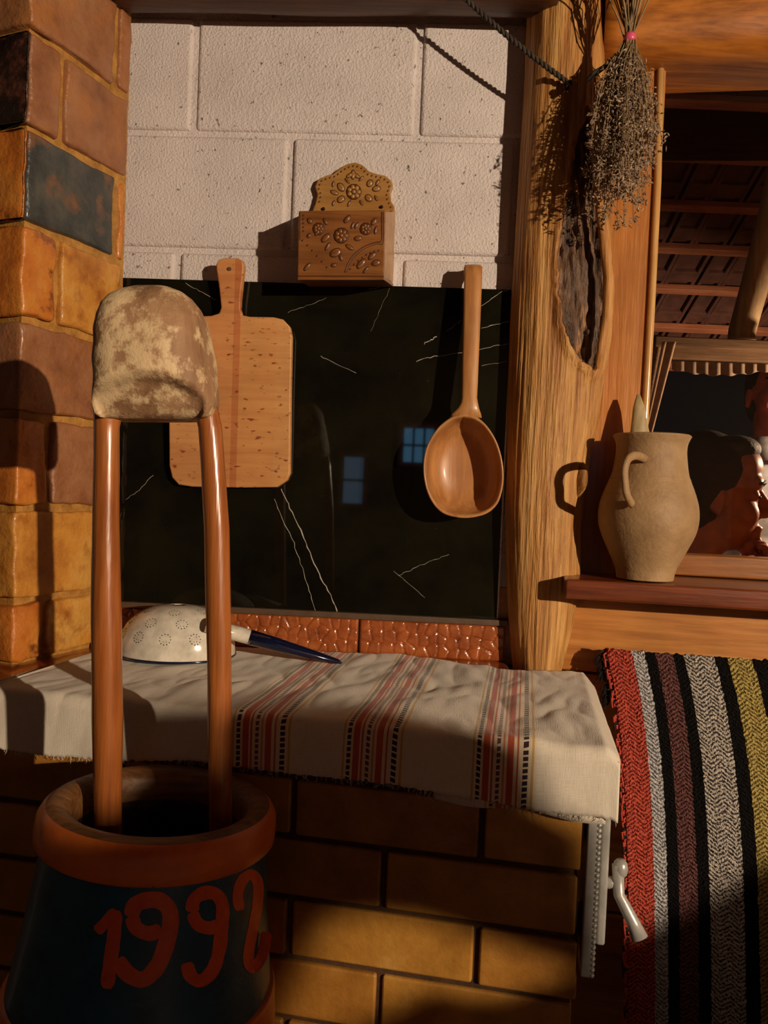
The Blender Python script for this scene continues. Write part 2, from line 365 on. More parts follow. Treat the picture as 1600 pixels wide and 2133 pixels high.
# rag rug (u across, v down, metres)
m, nt2, bs2 = newmat('rag_rug'); uv = nd(nt2, 'ShaderNodeTexCoord').outputs['UV']
sp2 = nd(nt2, 'ShaderNodeSeparateXYZ'); nt2.links.new(uv, sp2.inputs[0])
def rug_mat(width, stops):
    nt = nt2
    mr = nd(nt, 'ShaderNodeMath', operation='DIVIDE'); mr.inputs[1].default_value = width
    wob = nd(nt, 'ShaderNodeMath', operation='MULTIPLY_ADD'); wob.inputs[1].default_value = .004; wob.inputs[2].default_value = -.002
    nt.links.new(nz(nt, uv, 160, 1), wob.inputs[0])
    ad = nd(nt, 'ShaderNodeMath', operation='ADD'); nt.links.new(sp2.outputs[0], ad.inputs[0]); nt.links.new(wob.outputs[0], ad.inputs[1])
    nt.links.new(ad.outputs[0], mr.inputs[0])
    c = ramp(nt, mr.outputs[0], [(p, q[0]) for p, q in stops], True)
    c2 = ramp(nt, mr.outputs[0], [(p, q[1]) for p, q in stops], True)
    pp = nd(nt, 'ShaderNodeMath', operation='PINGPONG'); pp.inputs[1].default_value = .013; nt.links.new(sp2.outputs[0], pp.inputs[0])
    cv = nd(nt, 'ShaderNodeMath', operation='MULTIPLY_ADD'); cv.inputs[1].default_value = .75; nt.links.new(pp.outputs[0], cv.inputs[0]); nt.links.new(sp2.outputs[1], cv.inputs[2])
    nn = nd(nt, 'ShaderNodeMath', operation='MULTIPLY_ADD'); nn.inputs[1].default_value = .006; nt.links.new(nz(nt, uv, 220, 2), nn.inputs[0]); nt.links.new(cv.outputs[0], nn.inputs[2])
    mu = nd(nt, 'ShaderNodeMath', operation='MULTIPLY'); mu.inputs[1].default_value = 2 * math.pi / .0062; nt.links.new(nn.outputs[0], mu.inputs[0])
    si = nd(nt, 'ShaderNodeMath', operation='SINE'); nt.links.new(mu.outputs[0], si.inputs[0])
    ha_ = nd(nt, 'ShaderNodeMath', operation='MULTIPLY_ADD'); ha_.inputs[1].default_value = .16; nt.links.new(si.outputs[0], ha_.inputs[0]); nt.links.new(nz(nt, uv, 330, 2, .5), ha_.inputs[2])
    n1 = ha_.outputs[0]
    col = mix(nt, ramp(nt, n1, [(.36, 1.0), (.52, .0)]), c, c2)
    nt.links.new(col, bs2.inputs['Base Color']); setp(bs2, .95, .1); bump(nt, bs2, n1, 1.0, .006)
M['rug'] = m

# ================================================================== setting
def struct(name, mb, mat, **k):
    o = obj(name, mb, mat, **k); o['kind'] = 'structure'; return o
# floor, ceiling and the room behind the viewer
mb = MB(); mb.hexa([V((-2.2, -3.4, -.06)), V((3.0, -3.4, -.06)), V((3.0, 4.4, -.06)), V((-2.2, 4.4, -.06)), V((-2.2, -3.4, 0)), V((3.0, -3.4, 0)), V((3.0, 4.4, 0)), V((-2.2, 4.4, 0))])
struct('floor', mb, M['floor'], smooth=False, loc=(0, 0, 0))
mb = MB(); mb.hexa([V((-2.2, -3.4, 2.5)), V((3.0, -3.4, 2.5)), V((3.0, 1.4, 2.5)), V((-2.2, 1.4, 2.5)), V((-2.2, -3.4, 2.56)), V((3.0, -3.4, 2.56)), V((3.0, 1.4, 2.56)), V((-2.2, 1.4, 2.56))])
struct('ceiling', mb, M['darkboard'], smooth=False)
def slab(x0, x1, y0, y1, z0, z1):
    return MB().hexa([V((x0, y0, z0)), V((x1, y0, z0)), V((x1, y1, z0)), V((x0, y1, z0)), V((x0, y0, z1)), V((x1, y0, z1)), V((x1, y1, z1)), V((x0, y1, z1))])
struct('wall_left', slab(-2.26, -2.2, -3.4, 1.5, 0, 2.5), M['plaster'], smooth=False)
struct('wall_right', slab(3.0, 3.06, -3.4, 1.0, 0, 2.5), M['plaster'], smooth=False)
struct('wall_rear', slab(-2.2, 3.0, -3.46, -3.4, 0, 2.5), M['plaster'], smooth=False)

def rear_window(name, x0, x1, z0, z1, nx, nz_, mat):
    r = thing(name, 'x', 'x', (x0, -3.4, z0)); del r['label']; del r['category']; r['kind'] = 'structure'
    fm_ = MB()
    for b in (slab(x0 - .03, x1 + .03, -3.4, -3.36, z0 - .03, z0), slab(x0 - .03, x1 + .03, -3.4, -3.36, z1, z1 + .03), slab(x0 - .03, x0, -3.4, -3.36, z0, z1), slab(x1, x1 + .03, -3.4, -3.36, z0, z1)): fm_.add(b.v, b.f)
    obj('frame', fm_, M['sill'], r, smooth=False)
    for i in range(nx):
        for j in range(nz_):
            a, b = x0 + (x1 - x0) * i / nx, z0 + (z1 - z0) * j / nz_
            obj('pane', slab(a + .009, a + (x1 - x0) / nx - .009, -3.395, -3.385, b + .009, b + (z1 - z0) / nz_ - .009), mat, r, smooth=False)
rear_window('window_2', -.27, -.02, 1.36, 1.64, 3, 2, M['dusk'])
rear_window('window_3_added', -.73, -.56, 1.02, 1.4, 1, 2, M['added_glow'])  # unseen panes added for the second, dimmer glow mirrored in the slab
# white block wall
wb = MB()
S0, S1 = -1.2, WALL.st(1100, 300)[0] + .06
zt = [WALL.st(660, y)[1] for y in (38, 282, 528)]
ch = zt[1] - zt[2]; zt = [zt[1] + ch] + zt[1:] + [zt[2] - ch * k for k in range(1, 5)]
zt = [zt[0] + ch] + zt
wb.pbox(WALL, S0 - .5, S1 + .1, -1.15, 1.0, -.12, -.006)
wall = struct('wall_back', wb, M['white'], smooth=False, loc=WALL.w(0, -1.15), rotz=-WALL.a)
perp = {0: 600, 1: (400, 868), 2: 606, 3: (378, 840)}
BL = WALL.st(868, 200)[0] - WALL.st(400, 200)[0]
for k in range(len(zt) - 1):
    x0 = {0: 606, 1: 400, 2: 606, 3: 378}.get(k, 606 if k % 2 == 0 else 400)
    s = WALL.st(x0, 300)[0] - BL * 3
    while s < S1:
        a, b = max(s + .005, S0), min(s + BL - .005, S1 - (0 if k % 2 else .004))
        if b - a > .03 and a < .4:
            blk = MB(); j = random.uniform(-.0012, .0012)
            blk.pbox(WALL, a, b, zt[k + 1] + .0045, zt[k] - .0045, -.03, j)
            obj('block', blk, M['white'], wall, bevel=.007, seg=3)
        s += BL
# dark beam over the wall, golden beam over the window
def logbeam(pl, s0, s1, t0, t1, d0, d1, seed, n=28, m=60):
    rings = []
    for i in range(m + 1):
        s = s0 + (s1 - s0) * i / m; r = []
        for j in range(n):
            a = 2 * math.pi * j / n; c, q = math.cos(a), math.sin(a)
            e = (abs(c) ** 3.2 + abs(q) ** 3.2) ** (-1 / 3.2)
            k = 1 + .05 * noise.noise(V((s * 4, c * 1.5 + seed, q * 1.5)))
            r.append(pl.w(s, (t0 + t1) / 2 + (t1 - t0) / 2 * e * q * k, (d0 + d1) / 2 + (d1 - d0) / 2 * e * c * k))
        rings.append(r)
    return MB().loft(rings)
t0 = WALL.st(660, 47, .02)[1]
o = obj('ceiling_beam', logbeam(WALL, -.75, .24, t0, t0 + .17, 0.005, .13, 3), M['beam_dark'])
tag(o, 'dark brown wooden beam running along the top of the white block wall', 'beam')
t0 = WIN.st(1480, 117, .06)[1]
o = obj('lintel_beam', logbeam(WIN, .03, 1.3, t0, t0 + .2, -.1, .075, 9), M['beam'])
tag(o, 'golden rough timber beam across the top of the window', 'beam')

# window wall: panel under the sill, casing, frame, pane
sL = WIN.st(1245, 500)[0]
zs = WIN.st(1345, 1216, .15)[1]             # sill top
pan = MB(); pan.pbox(WIN, -.10, 1.9, zs - .165, zs - .031, -.08, .035)
wr = struct('wall_front', MB().pbox(WIN, -.10, 1.9, -1.15, zs - .17, -.08, .02), M['panel'], smooth=False, loc=WIN.w(0, -1.15), rotz=-WIN.a)
obj('plank', pan, M['panel'], wr, bevel=.004)
for k in range(3):
    obj('plank', MB().pbox(WIN, -.10, 1.9, zs - .165 - .2 * (k + 1), zs - .169 - .2 * k, -.08, .033), M['panel'], wr, bevel=.004)
# wall right of the window, out of frame
struct('wall_side', MB().pbox(WIN, .50, 1.9, zs - .03, 1.4, -.08, .0), M['plaster'], smooth=False)
struct('wall_above', MB().pbox(WIN, -.1, 1.9, t0 + .15, 1.4, -.08, .0), M['plaster'], smooth=False)
win = thing('window_1', 'wooden framed window pane beside the trunk post', 'window', WIN.w(0, zs), -WIN.a)
for kk in ('label', 'category'): del win[kk]
win['kind'] = 'structure'
def pline(pl, pts, off):
    return [pl.hit(x, y, off) for x, y in pts]
cas = MB(); f = pline(WIN, [(1243, 60), (1392, 60), (1386, 200), (1367, 560), (1347, 880), (1333, 1205), (1200, 1205), (1235, 700)], .02)
cas.prism(f, [p - WIN.n * .07 for p in f])
obj('casing', cas, M['casing'], win, bevel=.003)
b1 = MB().tube([WIN.hit(x, y, .022) for x, y in ((1377, 115), (1370, 380), (1357, 640), (1342, 900), (1328, 1200))], .0062, 10)
obj('bead', b1, M['bead'], win)
rb = WIN.st(1500, 1158, -.01)[1]
obj('bottom_rail', MB().pbox(WIN, sL + .03, .42, zs + .001, rb, -.05, -.005), M['rail'], win, bevel=.003)
obj('right_jamb', MB().pbox(WIN, .42, .50, zs + .001, t0 + .06, -.06, .02), M['casing'], win, bevel=.003)
obj('pane', MB().pbox(WIN, sL + .04, .43, zs, t0 + .08, -.034, -.03), M['glass'], win, smooth=False)
c0 = WIN.st(1178, 1206, .15)[0]
o = struct('trim_1', MB().pbox(WIN, c0, 1.2, zs - .03, zs, -.06, .15), M['sill'], bevel=.004, loc=WIN.w(c0, zs - .03), rotz=-WIN.a)

# ================================================================== chimney of on-edge bricks
CX, CY = at(32, 1060, 1.107).x, 1.107
J = at(236, 1060, 1.295); jd = V((J.x - CX, J.y - CY, 0)); jl = jd.length; jd.normalize()
ld = V((-math.cos(R(24)), math.sin(R(24)), 0))
cor = V((CX, CY, 0))
zj = at(45, 1060, 1.107).z; hc = 198 * 1.107 / F
ZT = onz(600, 1490, 1.15 - .281).z        # worktop level
chim = thing('brick_chimney', 'varnished brick chimney of ochre bricks with scorched dark ones', 'chimney', (CX, CY, ZT), 0)
inr = jd.cross(V((0, 0, 1))).normalized()
if inr.x > 0: inr = -inr
inl = V((-ld.y, ld.x, 0)); inl = inl if inl.y > 0 else -inl
def extr(mb, poly, z0, z1):
    mb.prism([V((p.x, p.y, z1)) for p in poly], [V((p.x, p.y, z0)) for p in poly]); return mb
rec = .0035
pc = cor + (jd + ld) * .012
core = [pc, cor + jd * (jl + .01) + inr * rec, cor + jd * (jl + .01) + inr * .3, cor + ld * .4 + inl * .25, cor + ld * .4 + inl * rec]
obj('mortar', extr(MB(), core, ZT, 2.45), M['mortar'], chim, smooth=False)
def rough_brick(poly, z0, z1, mat, sd):
    mb = extr(MB(), poly, z0, z1)
    o = obj('brick', mb, mat, chim, smooth=True)
    bm = bmesh.new(); bm.from_mesh(o.data)
    bmesh.ops.subdivide_edges(bm, edges=[e for e in bm.edges if e.calc_length() > .03], cuts=9, use_grid_fill=True)
    bmesh.ops.bevel(bm, geom=[e for e in bm.edges if len(e.link_faces) == 2 and e.calc_face_angle(0) > .6], offset=.004, segments=2, affect='EDGES', profile=.5)
    for v in bm.verts:
        v.co += V((noise.noise(v.co * 22 + V((sd, 0, 0))), noise.noise(v.co * 22 + V((0, sd, 0))), noise.noise(v.co * 22 + V((0, 0, sd))))) * .004 + V((noise.noise(v.co * 70), noise.noise(v.co * 70 + V((5, 0, 0))), noise.noise(v.co * 70 + V((0, 5, 0))))) * .002
    bmesh.ops.recalc_face_normals(bm, faces=bm.faces)
    bm.to_mesh(o.data); bm.free(); o.data.shade_smooth()
fr_ = lambda x: (cor + jd * 0, x)
def along(px):                            # distance along the right face for a pixel column
    d = ray(px, 1060); d2 = V((d.x, d.y)); n2 = V((-jd.y, jd.x))
    k = V((CX, CY)).dot(n2) / d2.dot(n2); q = d2 * k - V((CX, CY)); return q.dot(V((jd.x, jd.y)))
aA, aB = along(214), along(98)
k0 = -1
for k in range(-3, 9):
    z0, z1 = zj + hc * k + .006, zj + hc * (k + 1) - .006
    z0 = max(z0, ZT + .006)
    if z1 - z0 < .03: continue
    ca = (k % 2 == 1)
    a = (aA if ca else aB) + random.uniform(-.006, .006); lb = .115 if ca else .24
    m1 = BR[[2, 1, 2, 1, 0, 1, 3, 0, 0, 1, 0, 1][k + 3]]; m2 = BR[[1, 2, 1, 0, 2, 2, 1, 0, 0, 0, 1, 0][k + 3]]
    if k == 4: m1 = BR[4]
    if k == 3: m1 = BR[3]
    je = random.uniform(-.002, .002)
    p0 = cor - inr * je
    if k == 4:                            # the corner brick shows a scorched side only round the corner
        rough_brick([p0, p0 + jd * .004, p0 + jd * .004 + inr * .08, p0 + ld * lb + inl * .08, p0 + ld * lb], z0, z1, BR[4], k)
        rough_brick([p0 + jd * .006, p0 + jd * a, p0 + jd * a + inr * .08, p0 + jd * .006 + inr * .08], z0, z1, BR[0], k)
    elif k == 3:
        rough_brick([p0, p0 + jd * .004, p0 + jd * .004 + inr * .08, p0 + ld * lb + inl * .08, p0 + ld * lb], z0, z1, BR[1], k)
        rough_brick([p0 + jd * .006, p0 + jd * a, p0 + jd * a + inr * .08, p0 + jd * .006 + inr * .08], z0, z1, BR[3], k)
    else:
        rough_brick([p0, p0 + jd * a, p0 + jd * a + inr * .08, p0 + inr * .08 + ld * .06, p0 + ld * lb + inl * .08, p0 + ld * lb], z0, z1, m1, k)
    q0 = p0 + jd * (a + .012)
    rough_brick([q0, p0 + jd * (jl + .006 + random.uniform(-.004, .004)), p0 + jd * (jl + .006) + inr * .09, q0 + inr * .09], z0, z1, m2, k + 20)
    if lb < .2:
        l0 = cor + ld * (lb + .012)
        rough_brick([l0, l0 + ld * .2, l0 + ld * .2 + inl * .08, l0 + inl * .08], z0, z1, BR[1 if k % 3 else 2], k + 40)

# ================================================================== masonry stove
SR = STV.st(1214, 1800)[0]; SL = -1.0
zc = ZT - STV.o.z
stove = thing('masonry_stove', 'low ochre brick stove with a white metal door frame under the cloth', 'stove', STV.w(0, -.87), -STV.a)
# worktop
def wtop(d): return [STV.w(SL, zc, .012), STV.w(SR + .012, zc, .012), STV.w(SR + .012, 0, -.325), V((WALL.st(1050, 1380)[0], 1.195, ZT)), WALL.w(WALL.st(1050, 1380)[0], 0, .001), V((WALL.w(-1.0, 0).x, WALL.w(-1.0, 0).y, ZT))]
tp = [V((p.x, p.y, ZT)) for p in wtop(0)]
obj('worktop', MB().prism(tp, [p - V((0, 0, .03)) for p in tp]), M['terracotta'], stove, bevel=.004)
core = [STV.w(SL, 0, -.006), STV.w(SR - .006, 0, -.006), STV.w(SR - .02, 0, -.34), STV.w(SL, 0, -.34)]
mb = MB(); extr(mb, core, 0.0, ZT - .03); obj('mortar', mb, M['mortar_dark'], stove, smooth=False)
ys = [STV.st(1000, y)[1] for y in (1795, 1927, 2060)]
hb = (ys[0] - ys[2]) / 2; blen = STV.st(1003, 1740)[0] - STV.st(600, 1740)[0]
blen = .228
zr = [ys[0] + hb * i for i in range(-11, 3)]
for i, z in enumerate(zr):
    xo = STV.st(1003, 1740)[0] if (i % 2) == 1 else STV.st(797, 1860)[0]
    s = xo - blen * 5
    z1 = min(z + hb - .0035, ZT - .031 - STV.o.z)
    if z1 - z < .012 or z + STV.o.z < 0: continue
    while s < SR:
        a, b = max(s + .0035, SL), min(s + blen - .0035, SR)
        if b - a > .012:
            mb = MB().pbox(STV, a, b, z + .0035, z1, -.1, random.uniform(-.0015, .0015))
            obj('brick', mb, random.choice(SB), stove, bevel=.0035)
        s += blen
# right side bricks behind the door
# metal door on the right side face: frame seen on edge, toothed strip, lever
d0, d1 = STV.st(1213, 1690)[1], STV.st(1213, 2030)[1]
fx = SR + .003
mb = MB().pbox(STV, fx, fx + .012, d1, d0 + .03, -.24, .006)
door = obj('door_frame', mb, M['steel'], stove, bevel=.002)
tm = MB()
for i in range(34):
    z = d1 + (d0 + .03 - d1) * (i + .5) / 34
    tm.ell(STV.w(fx + .0125, z, .004), (.0035, .0035, .0032), nu=6, nv=4)
tag(obj('studded_edge', tm, M['steel'], door), kind='stuff')
mb = MB().pbox(STV, fx + .017, fx + .027, d1 + .03, d0 + .03, -.22, -.01)
leaf = obj('door', mb, M['steel'], stove, bevel=.003)
hz = STV.st(1250, 1835)[1]
lm = MB(); A = STV.w(fx + .026, hz, -.02); B = STV.w(fx + .043, hz + .01, -.02)
lm.tube([STV.w(fx + .01, hz - .012, -.02), STV.w(fx + .03, hz - .01, -.02), STV.w(fx + .041, hz - .008, -.02)], [.006, .007, .007], 10)
lm.ell(STV.w(fx + .041, hz + .008, -.02), (.009, .009, .012))
lm.tube([STV.w(fx + .038, hz + .012, -.02), STV.w(fx + .040, hz - .02, -.015), STV.w(fx + .055, hz - .045, -.01), STV.w(fx + .064, hz - .062, -.005)], [.007, .0065, .0075, .0095], 12)
obj('lever_handle', lm, M['steel'], leaf)

# cobbled terracotta tiles and ledge
tile_t = WALL.st(900, 1300, .03)[1]; tb = ZT - WALL.o.z
edge = thing('tile_upstand', 'row of glazed terracotta tiles with cobble relief under the black slab', 'tiles', WALL.w(0, tb), -WALL.a)
random.seed(5)
js = [WALL.st(x, 1330, .03)[0] for x in (236, 470, 746, 1056)]
for a, b in zip(js[:-1], js[1:]):
    a += .0015; b -= .0015
    pts = []
    nx, ny = 13, 3
    for i in range(nx):
        for j in range(ny):
            pts.append(((i + .5 + random.uniform(-.36, .36)) / nx * (b - a), (j + .5 + random.uniform(-.36, .36)) / ny * (tile_t - tb)))
    def hgt(x, y):
        d = sorted((x - p[0]) ** 2 + (y - p[1]) ** 2 for p in pts)[:2]
        g = math.sqrt(d[1]) - math.sqrt(d[0]); e = min(x, y, b - a - x, tile_t - tb - y)
        return .004 * min(1, g / .0032) ** .6 * min(1, max(0, e / .002)) if e > .0 else 0
    mb = MB().grid(120, 34, lambda u, v: WALL.w(a + (b - a) * u, tb + (tile_t - tb) * v, .014 + hgt(u * (b - a), v * (tile_t - tb))))
    mb.pbox(WALL, a, b, tb, tile_t, 0, .0138)
    obj('tile', mb, M['terracotta'], edge)
obj('ledge', MB().pbox(WALL, js[0], js[-1] + .002, tile_t + .0005, tile_t + .0105, 0, .021), M['ledge'], edge, bevel=.001)

# black marble slab, its veins inlaid, white edge strip
st_, sb_ = WALL.st(660, 591, .012)[1], tile_t + .011
s0, s1 = WALL.st(238, 900, .012)[0], WALL.st(1052, 900, .012)[0]
slabt = thing('marble_slab', 'polished black marble splashback slab with thin white veins', 'slab', WALL.w(0, sb_), -WALL.a)
so = obj('slab', MB().pbox(WALL, s0, s1, sb_, st_, .0, .012), M['marble'], slabt, smooth=False)
obj('edge_strip', MB().pbox(WALL, s1 + .0005, s1 + .003, sb_, WALL.st(1050, 760, .012)[1], .0, .0122), M['white'], slabt, smooth=False)
veins = [([(585, 1018), (600, 1050), (622, 1095), (640, 1140), (665, 1195), (688, 1240), (703, 1276)], .0022), ([(572, 1040), (590, 1085), (612, 1130), (630, 1185), (645, 1230), (657, 1272)], .0013),
         ([(868, 752), (905, 742), (960, 735), (1010, 725), (1058, 716)], .0013), ([(1004, 636), (1030, 618), (1062, 600)], .0011), ([(884, 716), (898, 708), (910, 701)], .0022), ([(1004, 684), (1030, 676), (1060, 670)], .0012),
         ([(668, 742), (700, 757), (742, 777)], .001), ([(830, 1200), (860, 1185), (900, 1168), (935, 1155)], .0007), ([(820, 1190), (850, 1215), (885, 1245)], .0006), ([(1005, 762), (1030, 757), (1055, 753)], .0007),
         ([(930, 690), (945, 678), (962, 668)], .0007), ([(600, 650), (640, 637), (680, 620)], .0007), ([(262, 1040), (290, 1020), (320, 990)], .0007), ([(385, 590), (415, 606), (450, 625)], .0009), ([(772, 690), (795, 640), (812, 600)], .0004), ([(770, 603), (790, 598), (815, 594)], .0007)]
vm = MB()
for pts, r in veins:
    q = []
    for i in range(len(pts) - 1):
        for j in range(5):
            t = j / 5; x = pts[i][0] * (1 - t) + pts[i + 1][0] * t + random.uniform(-1.5, 1.5); y = pts[i][1] * (1 - t) + pts[i + 1][1] * t + random.uniform(-1.5, 1.5); q.append((x, y))
    q.append(pts[-1])
    P = [WALL.hit(x, y, .01205) for x, y in q]
    rr = [r * .5 * random.uniform(.35, 1) for _ in P]
    L = [];
    for i, p in enumerate(P):
        t = (P[min(i + 1, len(P) - 1)] - P[max(i - 1, 0)]).normalized(); sd = t.cross(WALL.n)
        L.append([p + sd * rr[i], p - sd * rr[i]])
    vm.loft(L, False, False)
tag(obj('veins', vm, M['vein'], so, smooth=False), kind='stuff')

# ================================================================== trunk post
Ledge = [(-150, 1104), (0, 1101), (150, 1096), (300, 1087), (450, 1077), (600, 1069), (750, 1062), (900, 1056), (1050, 1051), (1200, 1054), (1300, 1060), (1390, 1068), (1700, 1080)]
Redge = [(-150, 1248), (0, 1250), (150, 1257), (300, 1264), (450, 1272), (600, 1279), (700, 1272), (780, 1258), (860, 1248), (950, 1226), (1100, 1208), (1200, 1207), (1300, 1190), (1390, 1166), (1700, 1150)]
def lerp(tab, y):
    for (a, p), (b, q) in zip(tab[:-1], tab[1:]):
        if y <= b:
            t = max(0, (y - a) / (b - a)); t = t * t * (3 - 2 * t) if False else t; return p + (q - p) * t
    return tab[-1][1]
HOL = [(1222, 232), (1200, 300), (1186, 370), (1174, 440), (1160, 530), (1162, 600), (1172, 670), (1188, 725), (1215, 755), (1242, 775), (1256, 730), (1266, 660), (1266, 580), (1254, 490), (1244, 400), (1238, 310), (1236, 250)]
def inpoly(x, y, P):
    c = False; d = 1e9
    for i in range(len(P)):
        (x0, y0), (x1, y1) = P[i], P[i - 1]
        if (y0 > y) != (y1 > y) and x < (x1 - x0) * (y - y0) / (y1 - y0) + x0: c = not c
        l2 = (x1 - x0) ** 2 + (y1 - y0) ** 2; t = max(0, min(1, ((x - x0) * (x1 - x0) + (y - y0) * (y1 - y0)) / l2))
        d = min(d, math.hypot(x - x0 - t * (x1 - x0), y - y0 - t * (y1 - y0)))
    return d if c else -d
mb = MB(); mb.a = []; rings = []; NR, NA = 300, 150; PY = 1.275
for i in range(NR + 1):
    py = -140 + 1840 * i / NR
    a, b = at(lerp(Ledge, py), py, PY), at(lerp(Redge, py), py, PY)
    c = (a + b) / 2; rx = (b - a).length / 2; ry = .06; ring = []
    for j in range(NA):
        th = 2 * math.pi * j / NA
        dx, dy = math.cos(th), math.sin(th)
        k = 1 + .05 * noise.noise(V((dx * 2.2, dy * 2.2, c.z * 3))) + .022 * noise.noise(V((dx * 14, dy * 14, c.z * 4))) + .012 * noise.noise(V((dx * 38, dy * 38, c.z * 7)))
        p = c + V((dx * rx * k, dy * ry * k, 0)); msk = 0
        if dy < .25:
            x, y = proj(p); d = inpoly(x, y, HOL) + 6 * noise.noise(V((x * .05, y * .05, 1)))
            if d > 0:
                g = min(1, d / 9); msk = g
                p.y += .016 * g + .012 * g * noise.noise(V((x * .09, y * .012, 4))) + .006 * g * noise.noise(V((x * .2, y * .04, 7)))
            elif d > -22: p.y -= .007 * (1 + d / 22)
        q_ = WALL.loc(p)[2]
        if q_ < .0015: p += WALL.n * (.0015 - q_)
        ring.append(p); mb.a.append(msk)
    rings.append(ring)
mb.loft(rings)
# post material blends to grey dead wood in the hollow
m, nt, bs = newmat('trunk_wood')
v = coords(nt, (38, 38, 2.6)); a = nz(nt, v, 1, 6, .7, .8); b = nz(nt, coords(nt, (150, 150, 8)), 1, 3)
col = ramp(nt, a, [(.28, (92, 48, 16)), (.42, (160, 102, 46)), (.55, (196, 144, 78)), (.7, (214, 170, 106))])
col = mix(nt, .3, col, ramp(nt, b, [(.35, (120, 66, 22)), (.65, (226, 170, 98))]))
dd = ramp(nt, nz(nt, coords(nt, (45, 45, 7)), 1, 6, .7, .5), [(.3, (30, 18, 12)), (.45, (84, 58, 40)), (.58, (116, 86, 64)), (.66, (190, 132, 74))])
an = nd(nt, 'ShaderNodeAttribute', attribute_name='mask'); mk = ramp(nt, an.outputs['Fac'], [(.15, .0), (.5, 1.0)])
nt.links.new(mix(nt, mk, col, dd), bs.inputs['Base Color']); setp(bs, .55, .4, 0); bump(nt, bs, mix(nt, .5, a, b), 1.0, .009)
post = thing('trunk_post', 'rough barked-off tree trunk post with a grey hollow down its front', 'post', V((.27, PY, .7)))
obj('trunk', mb, m, post)
kn = MB(); c = at(1214, 1000, 1.222)
kn.ell(c + V((.0, .02, 0)), (.012, .024, .032), nu=20, nv=14)
for p in kn.v: p += V((noise.noise(p * 60), noise.noise(p * 50), 0)) * .006; obj('branch_stub', kn, M['post'], post)
lip = MB()
lip.tube([at(x, y, z + .039) for x, y, z in ((1236, 330, 1.172), (1247, 420, 1.168), (1258, 500, 1.168), (1267, 580, 1.17), (1264, 660, 1.172), (1252, 720, 1.174), (1244, 768, 1.178))], [.003, .006, .0075, .0075, .0075, .006, .003], 14)
obj('hollow_lip', lip, M['post'], post)

# ================================================================== pestle and mortar barrel
PZ = .80
pes = thing('wooden_pestle', 'two-legged wooden pestle with a worn round head standing in the barrel', 'pestle', at(330, 1690, PZ))
prof = [(873, 222, 438, .042), (866, 212, 448, .047), (845, 206, 452, .05), (800, 210, 449, .052), (750, 212, 442, .052), (700, 214, 432, .051), (668, 218, 424, .048), (645, 226, 415, .044), (628, 240, 402, .038), (614, 260, 384, .031), (605, 280, 364, .022), (600, 296, 344, .012), (598.5, 308, 330, .004)]
hm = MB(); rings = []; NA = 64
pr2 = []
for (y0, a0, b0, d0_), (y1, a1, b1, d1_) in zip(prof[:-1], prof[1:]):
    n = max(1, int((y0 - y1) / 5))
    for i in range(n):
        t = i / n; pr2.append((y0 + (y1 - y0) * t, a0 + (a1 - a0) * t, b0 + (b1 - b0) * t, d0_ + (d1_ - d0_) * t))
pr2.append(prof[-1])
for y, a, b, dp in pr2:
    A, B = at(a, y, PZ), at(b, y, PZ); c = (A + B) / 2; rx = (B - A) / 2; ring = []
    for j in range(NA):
        th = 2 * math.pi * j / NA; cx, sy = math.cos(th), math.sin(th)
        ex_ = 4.2 if cx < 0 else 2.8
        e = (abs(cx) ** ex_ + abs(sy) ** ex_) ** (-1 / ex_)
        p = c + rx * (cx * e) + V((0, 1, 0)) * (dp * sy * e)
        k = .0016 * noise.noise(p * 45) + .0022 * noise.noise(p * 18)
        if sy < 0 and y > 785:                # scooped underside towards the viewer
            q = min(1, max(0, (y - 785 - 40 * (cx * 1.2) ** 2) / 22)) * max(0, 1 - (cx * 1.18) ** 6)
            p.y += .012 * q + .018 * max(0, (y - 800) / 70) * q
        p += (p - c).normalized() * k if (p - c).length > 0 else V()
        ring.append(p)
    rings.append(ring)
hm.loft(rings); obj('head', hm, M['head'], pes)
def rod(pts, rad):
    mb = MB(); P = []; Rr = []
    for i in range(len(pts) - 1):
        for j in range(10):
            t = j / 10; P.append(pts[i].lerp(pts[i + 1], t)); Rr.append(rad[i] * (1 - t) + rad[i + 1] * t)
    P.append(pts[-1]); Rr.append(rad[-1])
    rings = []
    for i, p in enumerate(P):
        rings.append([p + V((math.cos(2 * math.pi * j / 20), math.sin(2 * math.pi * j / 20), 0)) * Rr[i] * (1 + .05 * noise.noise(V((math.cos(2 * math.pi * j / 20), math.sin(2 * math.pi * j / 20), p.z * 14)))) for j in range(20)])
    return mb.loft(rings)
k = PZ / F
obj('leg', rod([at(230, 810, PZ), at(222, 890, PZ), at(221, 1100, PZ), at(222, 1300, PZ), at(224, 1500, PZ), at(225, 1780, PZ)], [.0165, 26 * k, 27 * k, 31 * k, 31 * k, 27 * k]), M['rod'], pes)
obj('leg', rod([at(426, 838, PZ), at(438, 892, PZ), at(452, 1100, PZ), at(456, 1300, PZ), at(458, 1500, PZ), at(460, 1780, PZ)], [.0125, 25 * k, 26 * k, 26 * k, 25 * k, 24 * k]), M['rod'], pes)

